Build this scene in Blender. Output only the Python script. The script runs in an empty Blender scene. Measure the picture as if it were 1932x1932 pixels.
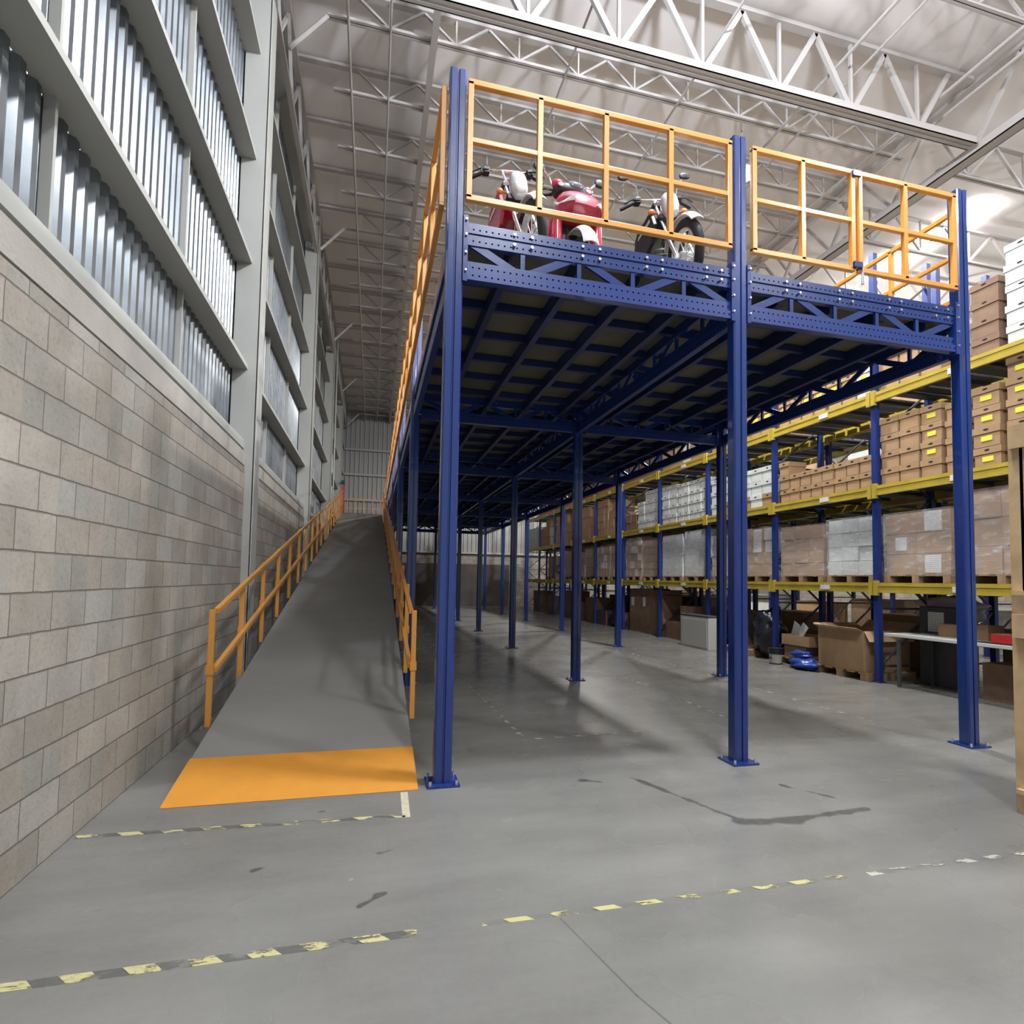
import bpy, math, random
from mathutils import Vector, Matrix
random.seed(7)
C = bpy.context.scene.collection
S = bpy.context.scene
R = math.radians

# ------------------------------------------------------------------ camera, world, light, exposure
W = 1932.0
cam = bpy.data.cameras.new('camera'); camo = bpy.data.objects.new('camera', cam); C.objects.link(camo)
fpx, cy = 1051.55, 1041.4
cam.sensor_fit = 'HORIZONTAL'; cam.sensor_width = 36.0; cam.lens = 36.0 * fpx / W
cam.shift_x = 0.0; cam.shift_y = (cy - W / 2) / W
cam.clip_start = .05; cam.clip_end = 200
yaw, pitch, roll = 0.2457, 0.0501, 0.0174
f = Vector((math.sin(yaw) * math.cos(pitch), math.cos(yaw) * math.cos(pitch), math.sin(pitch)))
r0 = Vector((math.cos(yaw), -math.sin(yaw), 0)); u0 = r0.cross(f)
rr = r0 * math.cos(roll) + u0 * math.sin(roll); uu = -r0 * math.sin(roll) + u0 * math.cos(roll)
m = Matrix((rr, uu, -f)).transposed().to_4x4(); m.translation = Vector((-0.6101, -4.1277, 1.5033))
camo.matrix_world = m
S.camera = camo

wd = bpy.data.worlds.new('world'); S.world = wd; wd.use_nodes = True
wd.node_tree.nodes['Background'].inputs[0].default_value = (.86, .93, 1.0, 1)
wd.node_tree.nodes['Background'].inputs[1].default_value = 0.27
S.view_settings.view_transform = 'Standard'; S.view_settings.look = 'None'
S.view_settings.gamma = 1.0; S.view_settings.exposure = 1.05; S.view_settings.use_curve_mapping = False
S.cycles.max_bounces = 8; S.cycles.diffuse_bounces = 5; S.cycles.sample_clamp_indirect = 6.0

LAMPS = [  # x, y, z, power, size (negative: with a reflector, downwards only), colour, label
    (2.45, -.6, 9.2, 1050, .55, (.86, .91, 1.0), 'round high bay lamp hung from the roof above the front of the blue platform'),
    (1.5, -5.0, 8.6, 520, .55, (.95, .97, 1.0), 'round high bay lamp hung behind the camera near the block wall'),
    (7.0, -4.0, 8.6, 500, .55, (1.0, .98, .95), 'round high bay lamp hung over the aisle in front of the yellow racks'),
    (5.95, 4.7, 9.2, 380, -.4, (1.0, .98, .96), 'added unseen high bay lamp behind the top of the middle front column'),  # added to light the upper ramp, kept out of sight behind the column
    (8.7, 13.0, 8.7, 400, -.4, (1.0, .97, .93), 'round high bay lamp glowing behind the gate leaves, below the skylights'),
    (8.7, 19.5, 8.7, 420, -.4, (1.0, .97, .93), 'round high bay lamp glowing far behind, lowest beside the skylights'),
    (16.5, 1.0, 8.6, 330, .55, (1.0, .97, .93), 'added unseen high bay lamp over the far aisle, nearest of three'),  # this and the next two are unseen lamps added to brighten the roof
    (16.5, 10.0, 8.6, 330, .55, (1.0, .97, .93), 'added unseen high bay lamp over the far aisle, middle of three'),
    (16.5, 20.0, 8.6, 450, .55, (1.0, .97, .93), 'added unseen high bay lamp over the far aisle, deepest of three'),
]
SKY_POWER = 15.0

# ------------------------------------------------------------------ materials
def mat(name, col, rough=.5, metal=0.0, noise=0.0, nscale=6.0, bump=0.0, bscale=40.0, emis=0.0, spec=.5, coat=0.0):
    mt = bpy.data.materials.new(name); mt.use_nodes = True; nt = mt.node_tree; N = nt.nodes; L = nt.links
    b = N['Principled BSDF']
    b.inputs['Base Color'].default_value = (*col, 1); b.inputs['Roughness'].default_value = rough
    b.inputs['Metallic'].default_value = metal; b.inputs['Specular IOR Level'].default_value = spec
    b.inputs['Coat Weight'].default_value = coat
    if noise or bump:
        tc = N.new('ShaderNodeTexCoord')
    if noise:
        n = N.new('ShaderNodeTexNoise'); n.inputs['Scale'].default_value = nscale; n.inputs['Detail'].default_value = 5
        L.new(tc.outputs['Object'], n.inputs['Vector'])
        cr = N.new('ShaderNodeValToRGB'); e = cr.color_ramp.elements
        e[0].position = .3; e[1].position = .7
        e[0].color = (*[c * (1 - noise) for c in col], 1); e[1].color = (*[min(1, c * (1 + noise)) for c in col], 1)
        L.new(n.outputs['Fac'], cr.inputs[0]); L.new(cr.outputs[0], b.inputs['Base Color'])
    if bump:
        n2 = N.new('ShaderNodeTexNoise'); n2.inputs['Scale'].default_value = bscale
        L.new(tc.outputs['Object'], n2.inputs['Vector'])
        bp = N.new('ShaderNodeBump'); bp.inputs['Strength'].default_value = bump; bp.inputs['Distance'].default_value = .01
        L.new(n2.outputs['Fac'], bp.inputs['Height']); L.new(bp.outputs[0], b.inputs['Normal'])
    if emis:
        b.inputs['Emission Color'].default_value = (*col, 1); b.inputs['Emission Strength'].default_value = emis
    return mt

class NG:   # tiny node helper
    def __init__(s, mt): s.nt = mt.node_tree; s.N = s.nt.nodes; s.L = s.nt.links
    def val(s, sock, v):
        if isinstance(v, (int, float)): sock.default_value = v
        elif isinstance(v, tuple): sock.default_value = v
        else: s.L.new(v, sock)
    def math(s, op, a, b=0.0, c=None):
        n = s.N.new('ShaderNodeMath'); n.operation = op; s.val(n.inputs[0], a); s.val(n.inputs[1], b)
        if c is not None: s.val(n.inputs[2], c)
        return n.outputs[0]
    def mix(s, fac, a, b, blend='MIX'):
        n = s.N.new('ShaderNodeMix'); n.data_type = 'RGBA'; n.blend_type = blend
        s.val(n.inputs['Factor'], fac); s.val(n.inputs[6], a); s.val(n.inputs[7], b); return n.outputs[2]
    def noise(s, vec, scale, detail=4, rough=.5):
        n = s.N.new('ShaderNodeTexNoise'); n.inputs['Scale'].default_value = scale; n.inputs['Detail'].default_value = detail
        n.inputs['Roughness'].default_value = rough; s.L.new(vec, n.inputs['Vector']); return n.outputs['Fac']
    def ramp(s, fac, p0, p1, c0=(0, 0, 0, 1), c1=(1, 1, 1, 1)):
        n = s.N.new('ShaderNodeValToRGB'); e = n.color_ramp.elements; e[0].position = p0; e[1].position = p1
        e[0].color = c0; e[1].color = c1; s.L.new(fac, n.inputs[0]); return n.outputs[0]
    def coords(s):
        tc = s.N.new('ShaderNodeTexCoord'); sp = s.N.new('ShaderNodeSeparateXYZ'); s.L.new(tc.outputs['Object'], sp.inputs[0])
        return tc.outputs['Object'], sp.outputs
    def comb(s, x, y, z):
        n = s.N.new('ShaderNodeCombineXYZ'); s.val(n.inputs[0], x); s.val(n.inputs[1], y); s.val(n.inputs[2], z); return n.outputs[0]
    def scale(s, vec, sx, sy, sz):
        n = s.N.new('ShaderNodeMapping'); s.L.new(vec, n.inputs[0]); n.inputs['Scale'].default_value = (sx, sy, sz); return n.outputs[0]
    def seg(s, X, Y, x0, y0, x1, y1):     # distance to a segment on the floor
        dx, dy = x1 - x0, y1 - y0; l2 = dx * dx + dy * dy
        px = s.math('SUBTRACT', X, x0); py = s.math('SUBTRACT', Y, y0)
        t = s.math('DIVIDE', s.math('ADD', s.math('MULTIPLY', px, dx), s.math('MULTIPLY', py, dy)), l2)
        t = s.math('MINIMUM', s.math('MAXIMUM', t, 0.0), 1.0)
        ex = s.math('SUBTRACT', px, s.math('MULTIPLY', t, dx)); ey = s.math('SUBTRACT', py, s.math('MULTIPLY', t, dy))
        return s.math('SQRT', s.math('ADD', s.math('MULTIPLY', ex, ex), s.math('MULTIPLY', ey, ey)))
    def bump(s, h, strength, dist=.01):
        n = s.N.new('ShaderNodeBump'); n.inputs['Strength'].default_value = strength; n.inputs['Distance'].default_value = dist
        s.L.new(h, n.inputs['Height']); return n.outputs[0]

def floor_mat(name, c0, c1, rough0, rough1, stains):
    mt = mat(name, c1, .4); g = NG(mt); b = g.N['Principled BSDF']; v, xyz = g.coords()
    X, Y = xyz[0], xyz[1]
    big = g.noise(g.scale(v, 1, .9, 1), .55, 6, .55); streak = g.noise(g.scale(v, .45, 2.0, 1), 1.4, 5, .55); fine = g.noise(v, 26, 5, .7)
    a = g.math('ADD', g.math('MULTIPLY', big, .5), g.math('ADD', g.math('MULTIPLY', streak, .40), g.math('MULTIPLY', fine, .10)))
    col = g.ramp(a, .30, .72, (*c0, 1), (*c1, 1))
    rgh = g.math('ADD', rough0, g.math('MULTIPLY', g.noise(v, 1.2, 3, .5), rough1 - rough0))
    if stains:
        warp = g.math('MULTIPLY', g.math('SUBTRACT', g.noise(v, 5, 4), .5), .12)
        dark = 0.0
        for (x0, y0, x1, y1, w) in ((1.37, -.12, 1.72, -.98, .028), (1.7, -.98, 2.06, -1.04, .06), (2.05, -1.03, 2.68, -.98, .035), (2.42, -.5, 2.62, -.78, .012),
                                    (-.62, -1.42, -.5, -1.33, .018), (-.52, -.93, -.45, -.9, .012), (-1.15, -.98, -1.1, -.96, .018), (.98, -.1, 1.1, -.16, .018), (-.9, -.3, -.86, -.29, .015)):
            d = g.math('ADD', g.seg(X, Y, x0, y0, x1, y1), warp)
            k = g.math('MAXIMUM', g.math('SUBTRACT', 1.0, g.math('DIVIDE', d, w)), 0.0)
            k = g.math('MINIMUM', g.math('MULTIPLY', k, 2.0), 1.0)
            dark = g.math('MAXIMUM', dark, k)
        spots = g.ramp(g.noise(v, 4.3, 3, .5), .75, .79)
        dark = g.math('MULTIPLY', g.math('MAXIMUM', dark, g.math('MULTIPLY', spots, .6)), g.math('ADD', .35, g.math('MULTIPLY', g.noise(v, 30, 4), .8)))
        col = g.mix(g.math('MINIMUM', dark, .75), col, (.045, .045, .043, 1))
        # saw-cut joints in the slab
        for (x0, y0, x1, y1) in ((.37, -2.2, 1.1, -4.2), (0.25, -1.7, .37, -2.2), (-2.2, 4.9, 9, 4.9), (3.32, 1.2, 3.4, 7.0)):
            d = g.seg(X, Y, x0, y0, x1, y1)
            col = g.mix(g.math('MULTIPLY', g.math('LESS_THAN', d, .0045), .5), col, (.06, .06, .058, 1))
        pale = g.ramp(g.noise(v, 9.0, 5, .65), .66, .75)
        dz = g.math('LESS_THAN', g.math('ADD', g.seg(X, Y, -.35, -1.35, .05, -1.45), warp), .13)
        col = g.mix(g.math('MULTIPLY', g.math('MULTIPLY', pale, dz), .45), col, (.5, .47, .38, 1))
    g.L.new(col, b.inputs['Base Color']); g.val(b.inputs['Roughness'], rgh)
    return mt

def block_mat(name, horiz=1):
    mt = mat(name, (.4, .37, .33), .9); g = NG(mt); b = g.N['Principled BSDF']; v, xyz = g.coords()
    warp = g.math('MULTIPLY', g.math('SUBTRACT', g.noise(v, 9, 3), .5), .010)
    vec = g.comb(g.math('ADD', g.math('ADD', xyz[horiz], 0.195), warp), g.math('ADD', xyz[2], warp), 0.0)
    br = g.N.new('ShaderNodeTexBrick'); g.L.new(vec, br.inputs['Vector'])
    br.offset = .5; br.squash = 1; br.inputs['Scale'].default_value = 1
    br.inputs['Brick Width'].default_value = .35; br.inputs['Row Height'].default_value = .2; br.inputs['Mortar Size'].default_value = .0035
    br.inputs['Mortar Smooth'].default_value = .6; br.inputs['Bias'].default_value = 0
    br.inputs['Color1'].default_value = (.29, .27, .235, 1); br.inputs['Color2'].default_value = (.38, .36, .325, 1); br.inputs['Mortar'].default_value = (.17, .15, .125, 1)
    # per-block tint from a cell id
    row = g.math('FLOOR', g.math('DIVIDE', xyz[2], .2))
    off = g.math('MULTIPLY', g.math('MODULO', g.math('ABSOLUTE', row), 2.0), .5)
    cell = g.math('FLOOR', g.math('ADD', g.math('DIVIDE', g.math('ADD', xyz[horiz], .195), .35), off))
    wn = g.N.new('ShaderNodeTexWhiteNoise'); wn.noise_dimensions = '2D'; g.L.new(g.comb(cell, row, 0.0), wn.inputs['Vector'])
    tint = g.ramp(wn.outputs['Value'], .0, 1.0, (.90, .93, .93, 1), (1.08, 1.02, .97, 1))
    col = g.mix(1.0, br.outputs['Color'], tint, 'MULTIPLY')
    blot = g.ramp(g.noise(v, 2.2, 5, .6), .3, .72, (.78, .77, .75, 1), (1.1, 1.1, 1.09, 1))
    col = g.mix(1.0, col, blot, 'MULTIPLY')
    pit = g.ramp(g.noise(v, 38, 5, .75), .3, .5, (.78, .76, .73, 1), (1, 1, 1, 1))
    col = g.mix(1.0, col, pit, 'MULTIPLY')
    zz = g.math('MULTIPLY', g.math('ABSOLUTE', g.math('SUBTRACT', g.math('FRACT', g.math('ADD', g.math('DIVIDE', g.math('ADD', xyz[2], warp), .2), .5)), .5)), .2)
    hl = g.math('MULTIPLY', g.math('LESS_THAN', zz, g.math('ADD', .002, g.math('MULTIPLY', g.noise(g.scale(v, 1, 3, 1), 3, 5, .7), .009))), .62)
    col = g.mix(hl, col, (.15, .13, .105, 1))
    g.L.new(col, b.inputs['Base Color'])
    h = g.math('SUBTRACT', g.math('MULTIPLY', g.noise(v, 45, 4), .25), br.outputs['Fac'])
    g.L.new(g.bump(h, 1.0, .008), b.inputs['Normal'])
    return mt

def perf_mat(name, base, rough, bands, pitch, rad):
    mt = mat(name, base, rough, spec=.5, coat=.25); g = NG(mt); b = g.N['Principled BSDF']; v, xyz = g.coords()
    fx = g.math('MULTIPLY', g.math('SUBTRACT', g.math('FRACT', g.math('DIVIDE', xyz[0], pitch)), .5), pitch)
    k = 0.0
    for z in bands:
        dz = g.math('SUBTRACT', xyz[2], z)
        d = g.math('SQRT', g.math('ADD', g.math('MULTIPLY', fx, fx), g.math('MULTIPLY', dz, dz)))
        k = g.math('MAXIMUM', k, g.math('LESS_THAN', d, rad))
    g.L.new(g.mix(k, (*base, 1), (.002, .003, .012, 1)), b.inputs['Base Color'])
    inv = g.math('SUBTRACT', 1.0, k); g.L.new(g.math('MULTIPLY', inv, .5), b.inputs['Specular IOR Level']); g.L.new(g.math('MULTIPLY', inv, .25), b.inputs['Coat Weight'])
    return mt

def tape_mat(name, yel, dark, wear):
    mt = mat(name, yel, .6); g = NG(mt); b = g.N['Principled BSDF']; v, xyz = g.coords()
    s = g.math('FRACT', g.math('ADD', g.math('DIVIDE', g.math('ADD', xyz[0], g.math('MULTIPLY', xyz[1], .9)), .21), .1))
    stripe = g.math('GREATER_THAN', s, .52)
    col = g.mix(stripe, (*yel, 1), (*dark, 1))
    n = g.noise(g.scale(v, 1.0, 3, 1), 5, 6, .75)
    fade = g.math('MULTIPLY', g.math('MINIMUM', g.math('MAXIMUM', g.math('ADD', xyz[0], .9), 0.0), 2.2), .05) if name == 'hazard tape' else 0.0
    worn = g.ramp(g.math('ADD', n, fade), wear - .03, wear + .03)
    worn = g.math('MAXIMUM', worn, g.math('MULTIPLY', stripe, .85 if name == 'hazard tape' else .95))
    g.L.new(col, b.inputs['Base Color'])
    tr = g.N.new('ShaderNodeBsdfTransparent'); mx = g.N.new('ShaderNodeMixShader')
    g.L.new(worn, mx.inputs[0]); g.L.new(b.outputs[0], mx.inputs[1]); g.L.new(tr.outputs[0], mx.inputs[2])
    g.L.new(mx.outputs[0], g.N['Material Output'].inputs[0])
    return mt

def film_mat(name, amount):
    mt = mat(name, (.85, .86, .88), .16, bump=.9, bscale=9); g = NG(mt); b = g.N['Principled BSDF']; v, xyz = g.coords()
    cr = g.ramp(g.noise(g.scale(v, 1, 1, 2.5), 5, 4, .6), .5, .72)
    tr = g.N.new('ShaderNodeBsdfTransparent'); mx = g.N.new('ShaderNodeMixShader')
    g.val(mx.inputs[0], g.math('ADD', amount, g.math('MULTIPLY', cr, .3)))
    g.L.new(tr.outputs[0], mx.inputs[1]); g.L.new(b.outputs[0], mx.inputs[2]); g.L.new(mx.outputs[0], g.N['Material Output'].inputs[0])
    return mt

def paper_mat(name):
    mt = mat(name, (.72, .72, .70), .7); g = NG(mt); b = g.N['Principled BSDF']; v, xyz = g.coords()
    s = g.math('FRACT', g.math('DIVIDE', xyz[2], .028)); ln = g.math('LESS_THAN', s, .3)
    br = g.math('GREATER_THAN', g.noise(g.scale(v, 1, 30, 1), 3, 2), .45)
    g.L.new(g.mix(g.math('MULTIPLY', g.math('MULTIPLY', ln, br), .55), (.72, .72, .70, 1), (.1, .1, .1, 1)), b.inputs['Base Color'])
    return mt

BLUE = (.011, .034, .175)
M = dict(
    floor=floor_mat('polished concrete', (.12, .118, .107), (.265, .26, .238), .22, .32, True),
    ramp=floor_mat('ramp concrete', (.19, .187, .178), (.27, .267, .252), .5, .75, False),
    block=block_mat('block wall', 1), block_x=block_mat('block wall end', 0),
    bond=mat('bond beam render', (.36, .335, .295), .9, noise=.12, nscale=3, bump=.3),
    white=mat('off white steel', (.40, .40, .37), .45, noise=.05, nscale=1.5),
    backdark=mat('dark brown wall sheet', (.07, .06, .052), .8, noise=.3, nscale=1.2), roofw=mat('white roof steel', (.46, .435, .42), .5),
    roof=mat('white roof sheet', (.82, .79, .785), .7, noise=.03, nscale=.7),
    clad=mat('galvanised cladding', (.22, .24, .26), .30, metal=.85, noise=.25, nscale=2.5),
    cladg=mat('grey cladding', (.34, .34, .33), .5, metal=.2),
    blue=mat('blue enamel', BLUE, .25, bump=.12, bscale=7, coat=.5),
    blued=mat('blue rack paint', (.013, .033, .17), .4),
    perf=perf_mat('perforated blue chord', BLUE, .3, (.035, .105, .315, .40), .05, .0075),
    orange=mat('orange enamel', (.66, .29, .05), .33, coat=.3),
    strip=mat('orange floor paint', (.60, .25, .025), .65, noise=.05, nscale=6),
    yellow=mat('yellow rack paint', (.43, .32, .04), .45, noise=.1, nscale=5),
    bolt=mat('zinc bolt', (.75, .75, .78), .25, metal=.9),
    shaded_blue=mat('navy joist paint', (.011, .022, .095), .4), ply=mat('board underside', (.13, .12, .085), .8, noise=.15, nscale=2),  # joist paint: platform blue darkened to stand in for shade under the deck
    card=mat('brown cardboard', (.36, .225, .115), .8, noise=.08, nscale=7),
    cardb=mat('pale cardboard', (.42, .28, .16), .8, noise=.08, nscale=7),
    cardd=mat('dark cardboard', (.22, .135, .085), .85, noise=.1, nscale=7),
    cardw=mat('white box board', (.60, .63, .60), .7, noise=.05, nscale=7),
    slot=mat('dark hole', (.02, .015, .01), .9),
    ylab=mat('yellow sticker', (.75, .72, .06), .6),
    paper=paper_mat('printed paper'),
    film=film_mat('stretch film', .16), filmw=film_mat('thick stretch film', .42),
    wood=mat('pallet wood', (.33, .22, .12), .8, noise=.25, nscale=9), woodl=mat('pale crate wood', (.55, .38, .2), .7, noise=.15, nscale=6),
    black=mat('black plastic', (.015, .015, .018), .4), rubber=mat('tyre rubber', (.02, .02, .02), .7),
    dgrey=mat('dark grey metal', (.06, .065, .07), .5), grey=mat('grey metal', (.33, .34, .34), .5), lgrey=mat('light grey board', (.5, .5, .47), .6),
    chrome=mat('chrome', (.8, .8, .82), .12, metal=1), sgrey=mat('grey cowl', (.45, .47, .47), .3, coat=.4), silver=mat('silver plastic', (.66, .68, .68), .3, coat=.4),
    red=mat('red bike paint', (.5, .02, .055), .2, coat=.8), reds=mat('red print', (.6, .03, .03), .5),
    lens=mat('clear lamp lens', (.85, .82, .82), .1), amber=mat('amber lens', (.75, .22, .06), .3),
    smoke=mat('smoked screen', (.09, .09, .11), .12),
    bag=mat('black bag film', (.012, .012, .02), .25, bump=.6, bscale=8), bbag=mat('blue bag film', (.02, .06, .32), .35, bump=.6, bscale=10),
    pinkpl=mat('clear plastic bag', (.62, .55, .56), .3, bump=.5, bscale=8),
    lamp=mat('lamp diffuser', (.85, .92, 1.0), .5, emis=14.0), sky=mat('skylight sheet', (1.0, .98, .95), .5, emis=SKY_POWER),
    deck=mat('grey deck board', (.24, .235, .22), .7, noise=.1, nscale=3),
    pinkspray=mat('pink spray mark', (.85, .2, .12), .7),
    tape=tape_mat('hazard tape', (.48, .44, .22), (.06, .06, .06), .53), tapeo=tape_mat('old tape', (.45, .43, .35), (.3, .29, .27), .5),
    tapey=tape_mat('torn tape', (.47, .43, .2), (.42, .38, .2), .53),
    tapec=mat('cream tape', (.5, .47, .33), .6, noise=.15, nscale=20),
)

# ------------------------------------------------------------------ geometry helpers
class MB:
    def __init__(s): s.v = []; s.f = []
    def add(s, vs, fs):
        n = len(s.v); s.v += [tuple(p) for p in vs]; s.f += [tuple(i + n for i in q) for q in fs]; return s
    def box(s, x0, x1, y0, y1, z0, z1):
        return s.add([(x0, y0, z0), (x1, y0, z0), (x1, y1, z0), (x0, y1, z0), (x0, y0, z1), (x1, y0, z1), (x1, y1, z1), (x0, y1, z1)],
                     [(0, 3, 2, 1), (4, 5, 6, 7), (0, 1, 5, 4), (1, 2, 6, 5), (2, 3, 7, 6), (3, 0, 4, 7)])
    def bar(s, p, q, w, h, up=(0, 0, 1)):
        p = Vector(p); q = Vector(q); d = (q - p).normalized(); up = Vector(up)
        a = d.cross(up)
        if a.length < 1e-4: a = d.cross(Vector((0, 1, 0)))
        a.normalize(); b = a.cross(d).normalized(); a = a * w / 2; b = b * h / 2
        vs = [p - a - b, p + a - b, p + a + b, p - a + b, q - a - b, q + a - b, q + a + b, q - a + b]
        return s.add(vs, [(0, 3, 2, 1), (4, 5, 6, 7), (0, 1, 5, 4), (1, 2, 6, 5), (2, 3, 7, 6), (3, 0, 4, 7)])
    def tube(s, p, q, r, n=10, r2=None):
        p = Vector(p); q = Vector(q); d = (q - p).normalized(); a = d.orthogonal().normalized(); b = d.cross(a); r2 = r if r2 is None else r2
        vs = []
        for k in range(n):
            t = 2 * math.pi * k / n; e = a * math.cos(t) + b * math.sin(t); vs += [p + e * r, q + e * r2]
        fs = [(2 * k, (2 * k + 2) % (2 * n), (2 * k + 3) % (2 * n), 2 * k + 1) for k in range(n)]
        fs += [tuple(2 * k for k in range(n))[::-1], tuple(2 * k + 1 for k in range(n))]
        return s.add(vs, fs)
    def path(s, pts, r, n=8):
        for a, b in zip(pts, pts[1:]): s.tube(a, b, r, n)
        for a in pts[1:-1]: s.ball(a, (r, r, r), 8, 5)
        return s
    def ball(s, c, rad, n=16, m=9, sq=1.0):
        vs = [(c[0], c[1], c[2] - rad[2])]
        def pw(t): return math.copysign(abs(t) ** sq, t)
        for j in range(1, m):
            ph = -math.pi / 2 + math.pi * j / m
            for k in range(n):
                t = 2 * math.pi * k / n
                vs.append((c[0] + rad[0] * pw(math.cos(ph)) * pw(math.cos(t)), c[1] + rad[1] * pw(math.cos(ph)) * pw(math.sin(t)), c[2] + rad[2] * pw(math.sin(ph))))
        vs.append((c[0], c[1], c[2] + rad[2])); top = len(vs) - 1
        fs = [(0, 1 + (k + 1) % n, 1 + k) for k in range(n)]
        for j in range(m - 2):
            for k in range(n):
                a = 1 + j * n + k; b = 1 + j * n + (k + 1) % n; fs.append((a, b, b + n, a + n))
        fs += [(top, 1 + (m - 2) * n + k, 1 + (m - 2) * n + (k + 1) % n) for k in range(n)]
        return s.add(vs, fs)
    def loft(s, rings):   # closed rings of equal length
        n = len(rings[0]); vs = [p for rg in rings for p in rg]; fs = []
        for j in range(len(rings) - 1):
            for k in range(n):
                a = j * n + k; b = j * n + (k + 1) % n; fs.append((a, b, b + n, a + n))
        fs.append(tuple(range(n))[::-1]); fs.append(tuple((len(rings) - 1) * n + k for k in range(n)))
        return s.add(vs, fs)
    def torus(s, c, Rr, r, axis='x', n=28, m=10, wide=1.0):
        vs = []; fs = []
        for k in range(n):
            t = 2 * math.pi * k / n
            for j in range(m):
                p = 2 * math.pi * j / m; q = Rr + r * math.cos(p); w = r * wide * math.sin(p)
                if axis == 'x': vs.append((c[0] + w, c[1] + q * math.cos(t), c[2] + q * math.sin(t)))
                else: vs.append((c[0] + q * math.cos(t), c[1] + q * math.sin(t), c[2] + w))
        for k in range(n):
            for j in range(m):
                a = k * m + j; b = k * m + (j + 1) % m; c2 = ((k + 1) % n) * m; fs.append((a, b, c2 + (j + 1) % m, c2 + j))
        return s.add(vs, fs)
    def prism(s, prof, z0, z1):
        n = len(prof); vs = [(x, y, z0) for x, y in prof] + [(x, y, z1) for x, y in prof]
        fs = [(k, (k + 1) % n, n + (k + 1) % n, n + k) for k in range(n)] + [tuple(range(n))[::-1], tuple(range(n, 2 * n))]
        return s.add(vs, fs)
    def build(s, name, mt, parent=None, smooth=False, bevel=0.0, loc=None):
        me = bpy.data.meshes.new(name); me.from_pydata(s.v, [], s.f); me.materials.append(M[mt] if isinstance(mt, str) else mt)
        if smooth:
            for p in me.polygons: p.use_smooth = True
        me.update()
        o = bpy.data.objects.new(name, me); C.objects.link(o)
        if parent: o.parent = parent
        if loc: o.location = loc
        if smooth and smooth != 'all': 
            me.set_sharp_from_angle(angle=R(45))
        if bevel:
            b = o.modifiers.new('bevel', 'BEVEL'); b.width = bevel; b.segments = 2; b.limit_method = 'ANGLE'
        return o

def tag(o, label=None, cat=None, group=None, kind=None):
    if label: o['label'] = label
    if cat: o['category'] = cat
    if group: o['group'] = group
    if kind: o['kind'] = kind
    return o
def thing(name, label, cat, loc=(0, 0, 0), rz=0, group=None):
    o = bpy.data.objects.new(name, None); C.objects.link(o); o.empty_display_size = .1
    o.location = loc; o.rotation_euler = (0, 0, rz); return tag(o, label, cat, group)
def struct(name, kids=True):
    o = bpy.data.objects.new(name, None); C.objects.link(o); o['kind'] = 'structure'; return o
def dup(root, loc, rz=None, label=None, group=None, sx=None):
    def rec(o, par):
        c = o.copy(); C.objects.link(c)
        if par: c.parent = par
        for ch in list(kids.get(o.name, [])): rec(ch, c)
        return c
    kids = {}
    def gather(o):
        kids[o.name] = list(o.children)
        for ch in o.children: gather(ch)
    gather(root)
    r = rec(root, None); r.location = loc
    if rz is not None: r.rotation_euler = (0, 0, rz)
    if label: r['label'] = label
    if group: r['group'] = group
    if sx: r.scale = (sx, 1, 1)
    return r
ORD = ['first', 'second', 'third', 'fourth', 'fifth', 'sixth', 'seventh', 'eighth', 'ninth', 'tenth', 'eleventh', 'twelfth', 'thirteenth', 'fourteenth', 'fifteenth', 'sixteenth', 'seventeenth', 'eighteenth', 'nineteenth', 'twentieth', 'twenty-first', 'twenty-second']

# ------------------------------------------------------------------ room shell
YB = 26.8; XR = 23.0; YF = -9.0; XW = -2.22; XC = -2.42; ZR = 10.55
tag(MB().box(-2.5, XR, YF, YB + .2, -.12, 0).build('floor', 'floor'), kind='structure')
ceil = struct('ceiling')
rb = MB(); rb.box(-2.6, XR, YF, YB + .2, ZR, ZR + .1)
rb.build('roof_sheet', 'roof', ceil)
wl = struct('wall_left')
MB().box(XC, XW, YF, YB, 0, 2.88).build('block_wall', 'block', wl)
MB().box(XC, XW - .004, YF, YB, 2.9, 3.075).build('bond_beam', 'bond', wl)
def corrugated(y0, y1, x, z0, z1, pitch=.137, d=.035):
    b = MB(); y = y0; prof = []
    while y < y1:
        prof += [(x, y), (x, y + pitch * .34), (x + d, y + pitch * .5), (x + d, y + pitch * .84)]; y += pitch
    prof = [p for p in prof if p[1] <= y1] + [(x, y1)]
    vs = []; fs = []
    for p in prof: vs += [(p[0], p[1], z0), (p[0], p[1], z1)]
    for k in range(len(prof) - 1): fs.append((2 * k, 2 * k + 2, 2 * k + 3, 2 * k + 1))
    return b.add(vs, fs)
PY = [-2.9, 3.55, 10.0, 16.35, 22.6]
GZ = [4.15, 5.55, 6.95, 8.4, 9.7]
corrugated(YF, YB, XC - .05, 3.1, ZR).build('metal_cladding', 'clad', wl)
MB().box(XC - .12, XC - .1, YF, YB, 0, ZR).build('outer_skin', 'cladg', wl)
MB().box(XC - .05, XW - .02, YF, YB, 3.12, 3.225).box(XC - .05, XC + .07, YF, YB, 3.225, 3.285).build('sill_beam', 'white', wl)
for i, y in enumerate(PY):
    MB().box(XC, -2.115, y, y + .045, 0, ZR).box(XC, -2.115, y + .26, y + .30, 0, ZR).box(-2.135, -2.105, y, y + .30, 0, ZR).build('pilaster', 'white', wl, bevel=.004)
ye = PY[1:] + [YB]
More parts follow.
